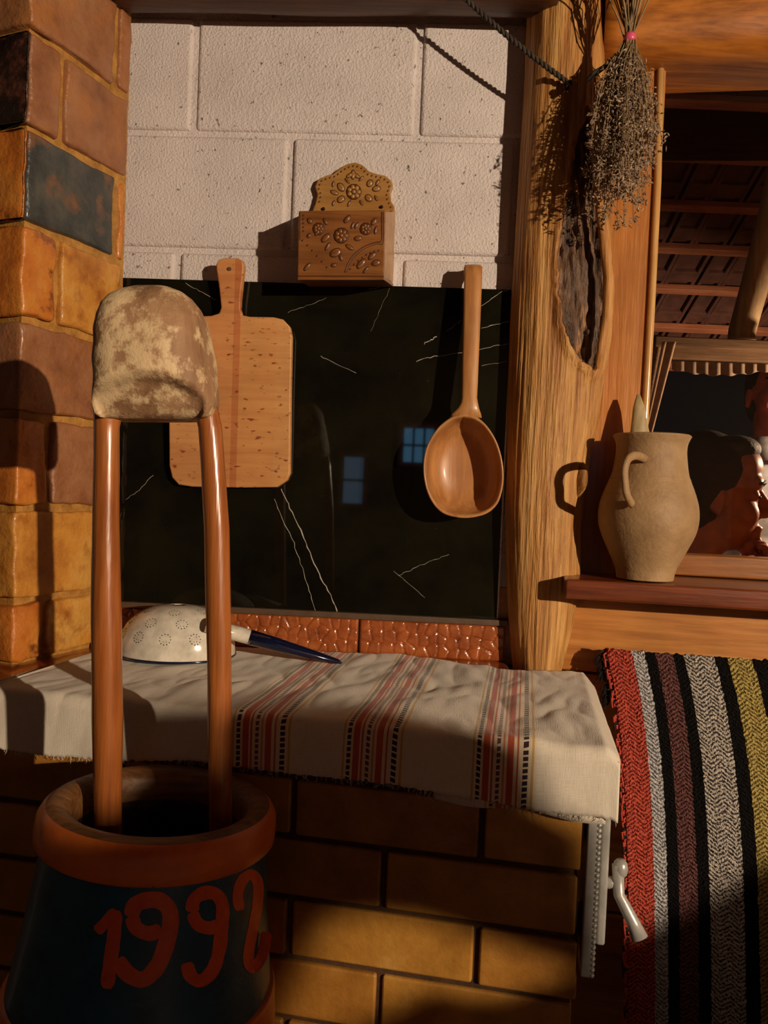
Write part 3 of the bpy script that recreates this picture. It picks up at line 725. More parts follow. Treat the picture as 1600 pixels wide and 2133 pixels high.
BC = at(337, 1668, PZ); baxis = (V((.055, .055, 1))).normalized()
barrel = thing('mortar_barrel', 'conical wooden barrel painted blue and orange with the number 1992', 'barrel', V((BC.x, BC.y, 0)) - V((.055, .055, 0)) * BC.z)
U = F / PZ
R0 = 243 / U
bodyp = [(R0 * .93, -.02), (R0 * .945, -.05), (R0 * 1.0, -.11), (R0 * 1.06, -.16), (R0 * 1.12, -.21), (R0 * 1.17, -.26)]
zb = BC.z / baxis.z
def brad(z):
    for (r0, z0), (r1, z1) in zip(bodyp[:-1], bodyp[1:]):
        if z <= z0 and z >= z1: return r0 + (r1 - r0) * (z0 - z) / (z0 - z1)
    return bodyp[-1][0] if z < 0 else bodyp[0][0]
LB = -.183
obj('body', MB().lathe([(brad(z), z) for z in [-.02 + (LB - .01 + .02) * i / 24 for i in range(25)]], BC, baxis, 72, False), M['blue'], barrel)
low = [(brad(LB) + .003, LB), (brad(LB) + .005, LB - .004)] + [(brad(-.26) + .004 + (.012 * i / 6), LB - .01 - (zb - .25 + .02) * i / 6 * .98 - .0) for i in range(1, 7)]
obj('lower_band', MB().lathe(low, BC, baxis, 72, True), M['orange'], barrel)
hoop = [(R0 * .935, -.036), (R0 * .985, -.035), (R0 * 1.0, -.033), (R0 * 1.004, -.024), (R0 * .995, -.010), (R0 * .965, -.003), (R0 * .93, .0005)]
obj('rim_band', MB().lathe(hoop, BC, baxis, 72, False), M['orange'], barrel)
obj('rim', MB().lathe([(R0 * .935, .0), (R0 * .88, .0035), (R0 * .8, .0015), (R0 * .755, -.002), (R0 * .73, -.008), (R0 * .72, -.02), (R0 * .72, -.03)], BC, baxis, 72, False), M['barrelwood'], barrel)
obj('inside', MB().lathe([(R0 * .722, -.028), (R0 * .73, -.06), (R0 * .74, -.15), (R0 * .7, -.2), (.0005, -.2)], BC, baxis, 48, False), M['barrel_in'], barrel)
# numerals painted thickly on the curved side
def oncone(px, py, off):
    d = ray(px, py).normalized(); lo, hi = .4, .9; t = lo
    while t < hi:
        p = EYE + d * t; q = p - BC; z = q.dot(baxis); r = (q - baxis * z).length
        if r < brad(z) + off: break
        t += .0004
    lo, hi = t - .0004, t
    for _ in range(14):
        t = (lo + hi) / 2; q = EYE + d * t - BC; z = q.dot(baxis)
        if (q - baxis * z).length < brad(z) + off: hi = t
        else: lo = t
    p = EYE + d * t; q = p - BC; z = q.dot(baxis); return p, (q - baxis * z).normalized()
def cr(pts, n=6):
    out = []
    for i in range(len(pts) - 1):
        p0, p1, p2, p3 = pts[max(i - 1, 0)], pts[i], pts[i + 1], pts[min(i + 2, len(pts) - 1)]
        for j in range(n):
            t = j / n
            out.append(tuple(.5 * (2 * b + (c - a) * t + (2 * a - 5 * b + 4 * c - d) * t * t + (3 * b - a - 3 * c + d) * t ** 3) for a, b, c, d in zip(p0, p1, p2, p3)))
    out.append(tuple(pts[-1])); return out
strokes = [([(402, 722), (440, 682), (484, 632)], 17), ([(484, 632), (474, 750), (458, 860), (446, 958)], 21),
           ([(548, 660), (562, 612), (610, 590), (665, 592), (704, 628), (710, 690), (690, 780), (655, 865), (600, 918), (545, 905), (512, 868), (535, 845)], 25), ([(548, 655), (568, 705), (620, 728), (672, 712)], 22),
           ([(800, 640), (808, 590), (850, 560), (900, 566), (926, 612), (924, 700), (912, 800), (886, 880), (838, 925), (795, 905), (778, 850)], 20), ([(800, 640), (825, 690), (875, 706), (915, 690)], 20),
           ([(1000, 632), (990, 570), (1008, 510), (1046, 482), (1074, 520), (1072, 610), (1056, 700), (1038, 790), (1036, 850), (1056, 872), (1086, 835), (1104, 780), (1110, 722)], 16)]
for z0, z1 in ((0, 2), (2, 4), (4, 6), (6, 7)):
    mb = MB()
    for pts, wd in strokes[z0:z1]:
        c = cr([(x / 2, 1580 + y / 2) for x, y in pts], 8); L = []
        for i, (x, y) in enumerate(c):
            a, b = c[max(i - 1, 0)], c[min(i + 1, len(c) - 1)]; tx, ty = b[0] - a[0], b[1] - a[1]; l = math.hypot(tx, ty) or 1
            e = min(1, .55 + min(i, len(c) - 1 - i) * .2); hw = wd / 2 * 1.38 * e * (1 + .1 * noise.noise(V((x * .06, y * .06, 0))))
            pl_, n1 = oncone(x - ty / l * hw, y + tx / l * hw, 0); pm, n2 = oncone(x, y, 0); pr_, n3 = oncone(x + ty / l * hw, y - tx / l * hw, 0)
            L.append([pl_ - n1 * .001, pl_ + n1 * .0003, pm + n2 * .0003, pr_ + n3 * .0003, pr_ - n3 * .001])
        mb.loft(L, True)
    obj('numeral', mb, M['numeral'], barrel, smooth=False)

# ================================================================== hanging kitchen things
# cutting board
def rrect(x0, y0, x1, y1, r, n=8):
    out = []
    for cx, cy, a0 in ((x1 - r, y1 - r, 0), (x0 + r, y1 - r, 90), (x0 + r, y0 + r, 180), (x1 - r, y0 + r, 270)):
        for i in range(n + 1):
            a = R(a0 + 90 * i / n); out.append((cx + r * math.cos(a), cy + r * math.sin(a)))
    return out
cb = thing('cutting_board', 'beech cutting board with a drilled handle hanging on the black slab', 'cutting board', WALL.hit(480, 1016, .02), -WALL.a)
ol = [(352, 700), (360, 672), (385, 660), (440, 657), (456, 652), (460, 640), (456, 600), (450, 560), (450, 549), (456, 540), (466, 537), (494, 537), (503, 541), (508, 550), (507, 565), (501, 620), (500, 642), (504, 656), (520, 659), (570, 660), (590, 665), (604, 680), (608, 700), (606, 800), (605, 900), (604, 985), (598, 1000), (578, 1015), (500, 1016), (400, 1014), (372, 1010), (358, 995), (352, 970), (351, 860), (351, 780)]
def offs(y): return .042 - .014 * (y - 537) / 480
fr = [WALL.hit(x, y, offs(y)) for x, y in ol]
mb = MB().prism(fr, [p - WALL.n * .017 for p in fr]); obj('board', mb, M['boardwood'], cb, bevel=.003)
mb = MB().tube([WALL.hit(478, 560, .0405), WALL.hit(478, 560, .043)], .0032, 12); obj('hanging_hole', mb, M['carve_dark'], cb, smooth=False)

# ladle
ld_ = thing('wooden_ladle', 'large carved wooden ladle with a deep oval bowl hanging on the slab', 'ladle', WALL.hit(966, 1080, .02), -WALL.a)
RO = .078
rim = [(966, 862), (990, 868), (1012, 885), (1032, 915), (1044, 950), (1049, 990), (1045, 1025), (1034, 1052), (1012, 1070), (980, 1078), (950, 1077), (922, 1068), (902, 1048), (888, 1018), (882, 980), (885, 945), (895, 918), (914, 890), (940, 870)]
rim = cr(rim + [rim[0]], 5)[:-1]
cxy = (966, 975)
def rr_(sc, off, sh=0): return [WALL.hit(cxy[0] + (x - cxy[0]) * sc, cxy[1] + (y - cxy[1]) * sc + sh, off) for x, y in rim]
mb = MB().loft([rr_(.05, RO - .057)] + [rr_(s, RO - d) for s, d in ((.25, .0565), (.45, .055), (.64, .05), (.78, .04), (.87, .026), (.92, .01), (.945, .001), (.965, 0), (1.0, -.0005), (1.005, .003), (1.0, .012), (.96, .028), (.88, .044), (.75, .056), (.5, .062), (.2, .063))], True)
obj('bowl', mb, M['ladle'], ld_)
hp = [(985, 552, .036, 17), (986, 556, .044, 19), (986, 575, .048, 18.5), (984, 640, .055, 18), (982, 700, .061, 17.5), (980, 760, .067, 17), (979, 800, .071, 16.5), (978, 828, .074, 16), (978, 838, .075, 17.5), (976, 850, .0755, 22), (972, 862, .074, 30), (970, 870, .070, 34)]
L = []
for x, y, o_, hw in hp:
    a, b = WALL.hit(x - hw, y, o_), WALL.hit(x + hw, y, o_); dp = .012 if y > 560 else .02
    L.append([a, a.lerp(b, .12) + WALL.n * .0025, a.lerp(b, .5) + WALL.n * .0035, a.lerp(b, .88) + WALL.n * .0025, b, b - WALL.n * dp * .7, b.lerp(a, .15) - WALL.n * dp, b.lerp(a, .85) - WALL.n * dp, a - WALL.n * dp * .7])
obj('handle', MB().loft(L), M['ladle'], ld_, angle=60)
obj('hook', MB().tube([WALL.hit(985, 560, .0125), WALL.hit(985, 558, .03)], .003, 8), M['nail'], ld_)

# carved salt box
D = .1
box = thing('carved_salt_box', 'carved wooden wall box with flowers and a scalloped back on the white wall', 'wall box', WALL.hit(720, 588, 0), -WALL.a)
bo = [(662, 585), (650, 440), (656, 425), (661, 405), (656, 388), (662, 373), (678, 365), (694, 361), (706, 351), (722, 341), (740, 337), (756, 343), (769, 356), (784, 361), (803, 365), (815, 375), (819, 388), (813, 402), (815, 418), (822, 430), (822, 448), (818, 455), (818, 587)]
fr = pline(WALL, bo, .014); obj('back_panel', MB().prism(fr, [p - WALL.n * .012 for p in fr]), M['carved_light'], box, bevel=.0025)
F4 = [WALL.hit(622, 439, D), WALL.hit(803, 437, D), WALL.hit(800, 575, D), WALL.hit(620, 575, D)]
bk = [p - WALL.n * .009 for p in F4]
fp = obj('front_panel', MB().prism(F4, bk), M['carved'], box, bevel=.0015)
def side(a, b, pb_t, pb_b, th):
    f_ = [a - WALL.n * .009, pb_t, pb_b, b - WALL.n * .009]; obj('side_panel', MB().prism(f_, [p + WALL.ex * th for p in f_]), M['carved_light'], box, bevel=.001)
side(F4[1], F4[2], WALL.hit(824, 441, .014), WALL.hit(819, 588, .014), -.008)
side(F4[0], F4[3], WALL.hit(640, 441, .014), WALL.hit(640, 588, .014), .008)
bt = [F4[3], F4[2], WALL.hit(820, 590, .014), WALL.hit(645, 590, .014)]
obj('bottom_panel', MB().prism([p - V((0, 0, .0005)) for p in bt], [p - V((0, 0, .006)) for p in bt]), M['carved'], box, bevel=.001)
for x, y in ((674, 435), (795, 431)):
    obj('nail', MB().ell(WALL.hit(x, y, D * .16), (.0028, .0028, .0028)), M['nail'], box)
def carve(base_off, leaves, flowers, dots, lines, parent, mat):
    mb = MB(); dk = MB()
    def leaf(x, y, l, wd, ang, m=mb, h=.0016):
        c = WALL.hit(x, y, base_off); a = R(ang); e = WALL.ex * math.cos(a) + WALL.ez * math.sin(a); g = WALL.n.cross(e)
        m.ell(c, (l / 1225, wd / 1225, h), (e, g, WALL.n), 10, 6)
    for x, y, l, wd, a in leaves:
        leaf(x, y, l + 1.6, wd + 1.4, a, dk, .0006); leaf(x, y, l, wd, a)
        leaf(x, y, l * .8, .5, a, dk, .0022)
    for x, y, r in flowers:
        leaf(x, y, r + 3.5, r + 3.5, 0, dk, .0006)
        for i in range(7):
            a = 2 * math.pi * i / 7; leaf(x + r * .75 * math.cos(a), y + r * .75 * math.sin(a), r * .4, r * .34, -math.degrees(a), mb, .0022)
        leaf(x, y, r * .5, r * .5, 0, dk, .0024); leaf(x, y, r * .36, r * .36, 0, mb, .0034)
    for x, y in dots: leaf(x, y, 2.6, 1.5, 50, dk, .0012)
    for pts, r in lines:
        dk.tube([WALL.hit(x, y, base_off) for x, y in cr(pts, 6)], r, 6)
    tag(obj('carving', mb, mat, parent), kind='stuff'); tag(obj('carved_groove', dk, M['carve_dark'], parent), kind='stuff')
Z = lambda x, y: (590 + x * .1625, 320 + y * .1625)
bp = [c for c in box.children if c.name.startswith('back')][0]
def edge_dots(pts, n, k):
    P = [V((x, y)) for x, y in pts]; L = [(P[i + 1] - P[i]).length for i in range(len(P) - 1)]; T = sum(L); out = []
    for i in range(n):
        t = T * (i + .5) / n; j = 0
        while t > L[j]: t -= L[j]; j += 1
        p = P[j].lerp(P[j + 1], t / L[j]); c = V((738, 420)); out.append(tuple(p + (c - p).normalized() * k))
    return out
carve(.0142, [(*Z(895, 270), 4, 9, 0), (*Z(850, 280), 3, 7, 120), (*Z(940, 285), 3, 7, 60), (*Z(740, 430), 9, 6, -50), (*Z(655, 500), 8, 3.5, -20), (*Z(740, 585), 8, 6, 35), (*Z(645, 635), 5, 2, 70), (*Z(640, 390), 5, 2, 80), (*Z(1110, 380), 7, 5.5, 60), (*Z(1210, 370), 6, 2.5, 60), (*Z(1195, 450), 8, 5, 10), (*Z(1095, 570), 7.5, 6, -35), (*Z(1000, 630), 5, 2, -55), (*Z(845, 640), 6, 1.6, 65), (*Z(1000, 320), 6, 1.6, 45), (*Z(820, 350), 6, 1.6, -45), (*Z(1190, 570), 5, 2, -60)],
      [(*Z(905, 490), 13)], edge_dots([p for p in bo[2:-2]], 30, 8), [], bp, M['carved_light'])
fx0 = [(*Z(540, 870), 6, 3, -60), (*Z(820, 840), 8, 4, 50), (*Z(545, 1080), 10, 5, 45), (*Z(960, 1085), 7, 4, 10), (*Z(570, 1190), 8, 2.5, 60), (*Z(1165, 870), 7, 4, 55), (*Z(1185, 980), 7, 2, 80), (*Z(340, 860), 5, 4, -40), (*Z(330, 1050), 4, 3, 40), (*Z(670, 1270), 11, 7, 30), (*Z(740, 1330), 6, 3, -70), (*Z(310, 1450), 9, 3, 50), (*Z(1000, 1410), 11, 5, 50), (*Z(1140, 1310), 9, 4, 45), (*Z(1190, 1400), 8, 5, 20), (*Z(1060, 1490), 7, 2, 50), (*Z(890, 920), 6, 2, 70), (*Z(940, 920), 6, 2, 60), (*Z(850, 1200), 8, 3, -30), (*Z(650, 1430), 5, 3, 10), (*Z(440, 1000), 8, 2.5, 60)]
carve(D + .0003, fx0, [(*Z(745, 1050), 12), (*Z(455, 965), 9), (*Z(1060, 965), 9)],
      [Z(250 + i * 62, 1110 + i * 62 + (i * i) * 1.5) for i in range(6)] + [Z(260, 790 + i * 50) for i in range(5)] + [Z(860 + i * 52, 1480 - i * 62 + i * i * 4) for i in range(8)],
      [([Z(215, 760), Z(215, 940), Z(215, 1110)], .0006), ([Z(1265, 750), Z(1265, 940), Z(1262, 1110), Z(1180, 1140), Z(1040, 1190), Z(920, 1280), Z(840, 1390), Z(790, 1520)], .0009), ([Z(1285, 750), Z(1285, 1130), Z(1200, 1160), Z(1060, 1210), Z(945, 1295), Z(865, 1400), Z(815, 1520)], .0005)], fp, M['carved'])

# ================================================================== cloth, colander
z_ = zc + .003
bnds = [(488, 612, 1500), (718, 846, 1510), (986, 1118, 1545)]
cloth_nt = CL_NT; nt = CL_NT; bs = [n for n in nt.nodes if n.type == 'BSDF_PRINCIPLED'][0]
cloth_bands([(STV.st(a, y, .014)[0], STV.st(b, y, .014)[0]) for a, b, y in bnds])
front = .0175
hem = [(-60, 1545), (0, 1550), (90, 1566), (200, 1572), (300, 1572), (400, 1572), (500, 1591), (600, 1602), (720, 1611), (830, 1622), (930, 1642), (1000, 1655), (1060, 1668), (1130, 1682), (1200, 1688), (1300, 1692)]
sA, sB = STV.st(-40, 1500, front)[0], STV.st(1290, 1640, front)[0]
hemt = [(STV.st(x, y, front)[0], STV.st(x, y, front)[1]) for x, y in hem]
# back edge of the cloth seen from above (pixel line on the worktop)
bkpx = [(-40, 1436), (0, 1425), (60, 1405), (120, 1380), (190, 1363), (300, 1352), (480, 1342), (560, 1345), (720, 1350), (860, 1362), (1040, 1381), (1150, 1390), (1210, 1398), (1245, 1420), (1275, 1440)]
bkl = []
for x, y in bkpx:
    p = onz(x, y, ZT + .003); q_ = WALL.loc(p)[2]
    if q_ < .024: p += WALL.n * (.024 - q_)
    if p.x > .2: p.y = min(p.y, 1.211)
    l = STV.loc(p); bkl.append((l[0], l[2]))
bkl.sort()
def tab(T, x):
    if x <= T[0][0]: return T[0][1]
    for (a, p), (b, q) in zip(T[:-1], T[1:]):
        if x <= b: return p + (q - p) * (x - a) / (b - a)
    return T[-1][1]
sEdge = SR + .018
def cloth_pt(u, v):
    s = sA + (sB - sA) * u
    bd = tab(bkl, min(s, bkl[-1][0])); hz_ = tab(hemt, s)
    tl = front - bd; hl = z_ - hz_; tot = tl + hl; q = v * tot
    wr_ = .0018 * noise.noise(V((s * 14, q * 9, 0))) + .0012 * noise.noise(V((s * 40, q * 16, 3)))
    r = .012
    if q < tl - r: z, d = z_, bd + q
    elif q < tl + r * .57:
        a = (q - tl + r) / (r * 1.57) * math.pi / 2; z, d = z_ - r + r * math.cos(a), front - r + r * math.sin(a)
    else: z, d = z_ - r - (q - tl - r * .57), front
    k = min(1, max(0, (q - tl) / .1))
    d += k * (.004 + .006 * math.sin(s * 21 + 1) + .004 * noise.noise(V((s * 9, 0, 5)))) + (.0 if q > tl - r else 0)
    lift = (abs(wr_) * 2.2 + .0045 * max(0, noise.noise(V((s * 11 + q * 8, q * 5, 8))))) if q < tl else 0
    z += lift; d += abs(wr_) if q >= tl else 0
    # right of the worktop the cloth falls over the end
    if s > sEdge:
        e = s - sEdge; z -= e * (.75 if q < tl else .35); 
    if v > .985: z += .0025 * noise.noise(V((s * 160, 0, 2)))
    return STV.w(s, z, d)
def cuv(u, v):
    s = sA + (sB - sA) * u; bd = tab(bkl, min(s, bkl[-1][0])); return (s, v * (front - bd + z_ - tab(hemt, s)))
mb = MB().grid(330, 110, cloth_pt, cuv)
cl = thing('striped_cloth', 'cream linen runner with red and dark woven stripes over the stove top', 'cloth', STV.w(0, z_), -STV.a)
obj('linen', mb, M['cloth'], cl, solid=.0012)
fm = MB()
for i in range(260):
    u = random.random(); p = cloth_pt(u, 1.0); l = random.uniform(.002, .007) * (2.2 if random.random() < .05 else 1)
    fm.tube([p, p + V((random.uniform(-.3, .3) * l, random.uniform(-.2, .1) * l, -l * .6)), p + V((random.uniform(-.6, .6) * l, 0, -l))], .0003, 4)
tag(obj('frayed_hem', fm, plain('thread', (214, 200, 178), .9), cl), kind='stuff')
# second layer peeping out below at the right
u0 = STV.st(905, 1640, .012)[0]; u1 = STV.st(1262, 1690, .012)[0]
def under(u, v):
    s = u0 + (u1 - u0) * u; zb_ = STV.st(905 + 357 * u, 1664 + 50 * u + 4 * math.sin(u * 9), .012)[1]
    return STV.w(s, zc - .01 + (zb_ - zc + .01) * v, .0135 + .002 * math.sin(s * 60))
mb = MB().grid(60, 12, under, lambda u, v: (u0 + (u1 - u0) * u - .016 - (.118 if u > .6 else 0) * 0, v * .1)); obj('under_layer', mb, M['cloth'], cl, solid=.001)

# colander, upside down
cc = at(368, 1360, 1.205); RC = .091
col_ = thing('enamel_colander', 'white enamel colander upside down with a dark blue handle tip on the cloth', 'colander', V((cc.x, cc.y, ZT + .004)))
CZ = ZT + .0085; c0_ = V((cc.x, cc.y, CZ))
dome = [(RC * 1.01, 0), (RC * 1.0, .006)] + [(RC * math.cos(R(a)) ** .8 if a < 90 else .0004, .006 + .071 * math.sin(R(a))) for a in range(4, 91, 4)]
def oval(m):
    for p in m.v: p.y = cc.y + (p.y - cc.y) * .8
    return m
obj('bowl', oval(MB().lathe(dome, c0_, n=64, cap=False)), M['enamel'], col_, solid=.0012)
obj('rim', oval(MB().lathe([(RC * 1.01, 0), (RC * 1.025, .0012), (RC * 1.02, .003), (RC * 1.0, .003)], c0_, n=64, cap=False)), M['enamel_blue'], col_, solid=.001)
hm = MB()
def dpt(az, el):
    r = RC * math.cos(el) ** .8; return c0_ + V((r * math.cos(az), r * math.sin(az), .006 + .071 * math.sin(el)))
def dpatch(az, el, m):
    c = dpt(az, el); e1 = (dpt(az + .01, el) - c).normalized(); e2 = (dpt(az, el + .01) - c).normalized(); n = e1.cross(e2)
    for k, rr in ((1, 0), (6, .0042), (11, .0082)):
        for i in range(k):
            a = 2 * math.pi * i / k; p = c + e1 * rr * math.cos(a) + e2 * rr * math.sin(a)
            q = p - c0_; lr = math.hypot(q.x, q.y)
            m.ell(p, (.00115, .00115, .0007), (e1, e2, n), 6, 4)
for el, cnt, ph in ((.42, 12, 0), (.78, 9, .3), (1.12, 6, .1)):
    for i in range(cnt): dpatch(-math.pi / 2 + ph + 2 * math.pi * i / cnt, el, hm)
tag(obj('perforations', oval(hm), M['hole'], col_), kind='stuff')
H0 = at(470, 1313, 1.165); H2 = onz(712, 1380, ZT + .008)
H1 = H0.lerp(H2, .2); 
def flat(pts, wd, th):
    L = []
    for i, p in enumerate(pts):
        t = (pts[min(i + 1, len(pts) - 1)] - pts[max(i - 1, 0)]).normalized(); sd = t.cross(V((0, 0, 1))).normalized(); up = sd.cross(t)
        L.append([p + sd * wd[i] * math.cos(2 * math.pi * j / 14) + up * th[i] * math.sin(2 * math.pi * j / 14) for j in range(14)])
    return MB().loft(L)
Hm = H0 - (H2 - H0).normalized() * .03
hd = obj('handle', flat([Hm, H0, H1], [.018, .016, .0145], [.011, .0115, .0115]), M['enamel'], col_)
obj('handle_tip', flat([H1, H1.lerp(H2, .3), H1.lerp(H2, .7), H1.lerp(H2, .95), H2], [.0147, .0138, .011, .007, .003], [.0117, .0105, .007, .004, .002]), M['enamel_blue'], hd)
lg = onz(488, 1358, ZT + .006)
obj('lug', flat([lg - V((.02, 0, 0)), lg, lg + V((.006, 0, 0))], [.006, .0055, .002], [.0015] * 3), M['enamel'], col_)

# ================================================================== jug on the sill
jz = WIN.o.z + zs; jc = at(1343, 1200, 1.195)
k = jc.y / F
jp = [(1204, 57), (1196, 58), (1180, 62), (1150, 76), (1110, 94), (1080, 100), (1050, 98), (1020, 89), (1000, 81), (985, 76), (960, 72), (940, 70), (925, 71), (914, 75), (908, 78)]
J0 = 1208
prof = [(r * k, (J0 - y) * k) for y, r in jp]
prof = cr([(a, b) for a, b in prof], 4)
top = prof[-1]
prof = [(.001, 0)] + prof + [(top[0] - .003, top[1] + .0025), (top[0] - .007, top[1] + .0005), (top[0] - .012, top[1] - .012), (top[0] - .013, top[1] - .05), (.05, top[1] - .12), (.04, .02), (.001, .012)]
jug = thing('clay_jug', 'bulbous unglazed clay jug with one small handle on the window sill', 'jug', (jc.x, jc.y, jz))
jb = MB(); rings = []
NJ = 64; Cj = V((jc.x, jc.y, jz))
for r, z in prof: rings.append([Cj + V((r * math.cos(2 * math.pi * j / NJ), r * math.sin(2 * math.pi * j / NJ), z)) for j in range(NJ)])
jb.loft(rings); obj('body', jb, M['clay'], jug)
gm = MB()
for zz in (.6, .69, .705):
    h_ = top[1] * zz
    r = min(prof[1:60], key=lambda q: abs(q[1] - h_))[0]
    gm.lathe([(r - .001, h_ - .0025), (r + .0008, h_), (r - .001, h_ + .0025)], Cj, n=64, cap=False)
obj('throwing_ring', gm, M['clay'], jug)
ha = [at(x, y, jc.y - o) for x, y, o in ((1344, 956, .048), (1326, 949, .07), (1310, 955, .085), (1302, 975, .088), (1302, 1000, .087), (1306, 1030, .086), (1316, 1050, .062))]
obj('handle', MB().tube([V(p) for p in cr([tuple(p) for p in ha], 5)], .0065, 12, flat=.75), M['clay'], jug)
sk = MB(); a, b = at(1336, 990, jc.y + .03), at(1330, 822, jc.y + .045)
sk.tube([a, a.lerp(b, .5), a.lerp(b, .85), b], [.02, .016, .009, .003], 14, flat=.6)
tag(obj('wooden_stake', sk, M['stick'], loc=a), 'pale tapered wooden stake standing in the mouth of the clay jug', 'stake')

# ================================================================== dried herbs and cord
random.seed(11); HZ = 1.15
hb_ = thing('dried_herb_bunch', 'bunch of dried herbs tied with a pink band hanging before the post', 'dried herbs', at(1312, 80, HZ))
T0 = at(1312, 80, HZ); stm = MB(); bud = MB()
for i in range(46):
    x = random.gauss(1312, 22); stm.tube([T0 + V((random.uniform(-.006, .006), random.uniform(-.006, .006), 0)), at(1312 + (x - 1312) * .45, 40, HZ + random.uniform(-.008, .008)), at(x, -20, HZ + random.uniform(-.02, .02)), at(x + (x - 1312) * .8, -110, HZ + random.uniform(-.03, .03))], random.uniform(.0007, .0014), 5)
def budat(p, s):
    d = V((random.gauss(0, 1), random.gauss(0, 1), random.gauss(-.4, 1))).normalized(); e = d.cross(V((.3, .5, .8))).normalized(); g = d.cross(e)
    l, q = s * random.uniform(.8, 1.7), s * random.uniform(.35, .7)
    b = bud.add([p - d * l, p + e * q, p + g * q * .6, p - e * q, p - g * q * .6, p + d * l], [])
    for t in ((0, 1, 2), (0, 2, 3), (0, 3, 4), (0, 4, 1), (5, 2, 1), (5, 3, 2), (5, 4, 3), (5, 1, 4)): bud.f.append(tuple(b + x for x in t))
ends = []
for i in range(230):
    t = random.random(); y = random.triangular(170, 420, 340); 
    xm = 1298 - (y - 250) * .05; hw = 80 if y < 300 else 80 - (y - 300) * .22
    ends.append((random.triangular(xm - hw, xm + hw + 6, xm), y, HZ + random.gauss(0, .022)))
ends += [(1300, 462, HZ - .008), (1255, 455, HZ), (1330, 430, HZ - .008), (1340, 425, HZ - .008), (1228, 440, HZ), (1262, 445, HZ), (1320, 460, HZ - .008), (1222, 360, HZ), (1285, 470, HZ), (1245, 420, HZ + .008), (1225, 400, HZ + .008), (1275, 430, HZ - .008)]
for x, y, z in ends:
    e = at(x, y, z); m1_ = at(1312 + (x - 1312) * .62, 80 + (y - 80) * .38, HZ + (z - HZ) * .6)
    c = [V(p) for p in cr([tuple(T0 + V((random.uniform(-.007, .007), random.uniform(-.007, .007), 0))), tuple(m1_), tuple(e)], 7)]
    stm.tube(c, random.uniform(.0005, .0009), 4)
    n = len(c)
    for q in range(30):
        t = random.random() ** .8; j = int((n - 1) * (.35 + .65 * t)); j = min(j, n - 1)
        p = c[j].lerp(c[min(j + 1, n - 1)], random.random()) + V((random.gauss(0, .0038), random.gauss(0, .0045), random.gauss(0, .004)))
        budat(p, .0028)
    for q in range(8): budat(e + V((random.gauss(0, .0035), random.gauss(0, .003), random.gauss(0, .0055))), .0034)
tag(obj('stems', stm, M['stem'], hb_), kind='stuff'); tag(obj('flower_heads', bud, M['bud'], hb_, smooth=False), kind='stuff')
obj('tie_band', MB().lathe([(.0075, -.006), (.0095, -.003), (.009, .003), (.0075, .006)], T0, n=16), M['pink'], hb_)
tw = MB().tube([at(1222, 168, HZ + .012), at(1240, 152, HZ + .008), at(1258, 140, HZ + .006), at(1278, 118, HZ + .004)], [.003, .0045, .0035, .001], 8); obj('twig', tw, M['cord'], hb_)
# cord from the beam to a nail in the trunk
cd = thing('twisted_cord', 'dark thin twisted cord stretched from the beam to a nail in the trunk', 'cord', at(1190, 176, 1.205))
P0, P1 = at(930, -40, 1.20), at(1186, 174, 1.206); q = []; q2 = []
for i in range(121):
    t = i / 120; p = P0.lerp(P1, t) + V((0, 0, -.006 * math.sin(t * math.pi))); a = t * 90
    o_ = V((math.sin(a) * .4, math.cos(a), math.sin(a) * .9)) * .0022; q.append(p + o_); q2.append(p - o_)
obj('strand', MB().tube(q, .0026, 6), M['cord'], cd); obj('strand', MB().tube(q2, .0026, 6), M['cord'], cd)
nm = MB().tube([at(1184, 176, 1.2), at(1188, 170, 1.23)], .003, 8); nm.ell(at(1181, 180, 1.198), (.006, .004, .006)); nm.ell(at(1188, 172, 1.2), (.005, .004, .004)); obj('nail', nm, M['nail'], cd)

# ================================================================== rag rug
rug = thing('rag_rug', 'striped rag rug in red black mauve white and yellow hung under the window', 'rug', WIN.hit(1420, 1380, .09), -WIN.a)
RO_ = .075
ra, rb_ = WIN.st(1262, 1352, RO_)[0], WIN.st(1760, 1395, RO_)[0]; rt = WIN.st(1400, 1362, RO_)[1]
def ru(x): return (WIN.st(x, 1362, RO_)[0] - ra)
wd = rb_ - ra
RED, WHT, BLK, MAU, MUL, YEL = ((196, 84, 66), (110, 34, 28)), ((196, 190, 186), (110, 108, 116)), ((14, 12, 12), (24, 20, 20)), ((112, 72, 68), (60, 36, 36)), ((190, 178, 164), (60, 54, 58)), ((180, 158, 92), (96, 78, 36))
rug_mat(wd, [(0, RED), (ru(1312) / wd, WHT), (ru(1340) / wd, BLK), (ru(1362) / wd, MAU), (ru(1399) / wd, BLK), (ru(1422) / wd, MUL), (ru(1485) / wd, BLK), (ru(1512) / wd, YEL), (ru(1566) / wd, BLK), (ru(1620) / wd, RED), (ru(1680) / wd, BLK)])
def rpt(u, v):
    s = ra + wd * u; h = v * .62
    off = RO_ + .055 * (1 - math.exp(-h * 5)) + .06 * v + .006 * math.sin(s * 26 + 1.2) * min(1, v * 3) + .0014 * noise.noise(V((s * 150, h * 150, 0)))
    e = .003 * noise.noise(V((0, h * 120, 3))) if u == 0 else 0
    sh = .04 * (1 - math.exp(-h * 6)) + .008 * v
    return WIN.w(s + e + sh, rt - h * .985 + .006 * (1 if v == 0 else 0) * noise.noise(V((s * 130, 0, 6))), off)
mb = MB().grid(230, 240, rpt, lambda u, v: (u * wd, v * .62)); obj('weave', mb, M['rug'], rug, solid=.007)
fm = MB(); fk = MB()
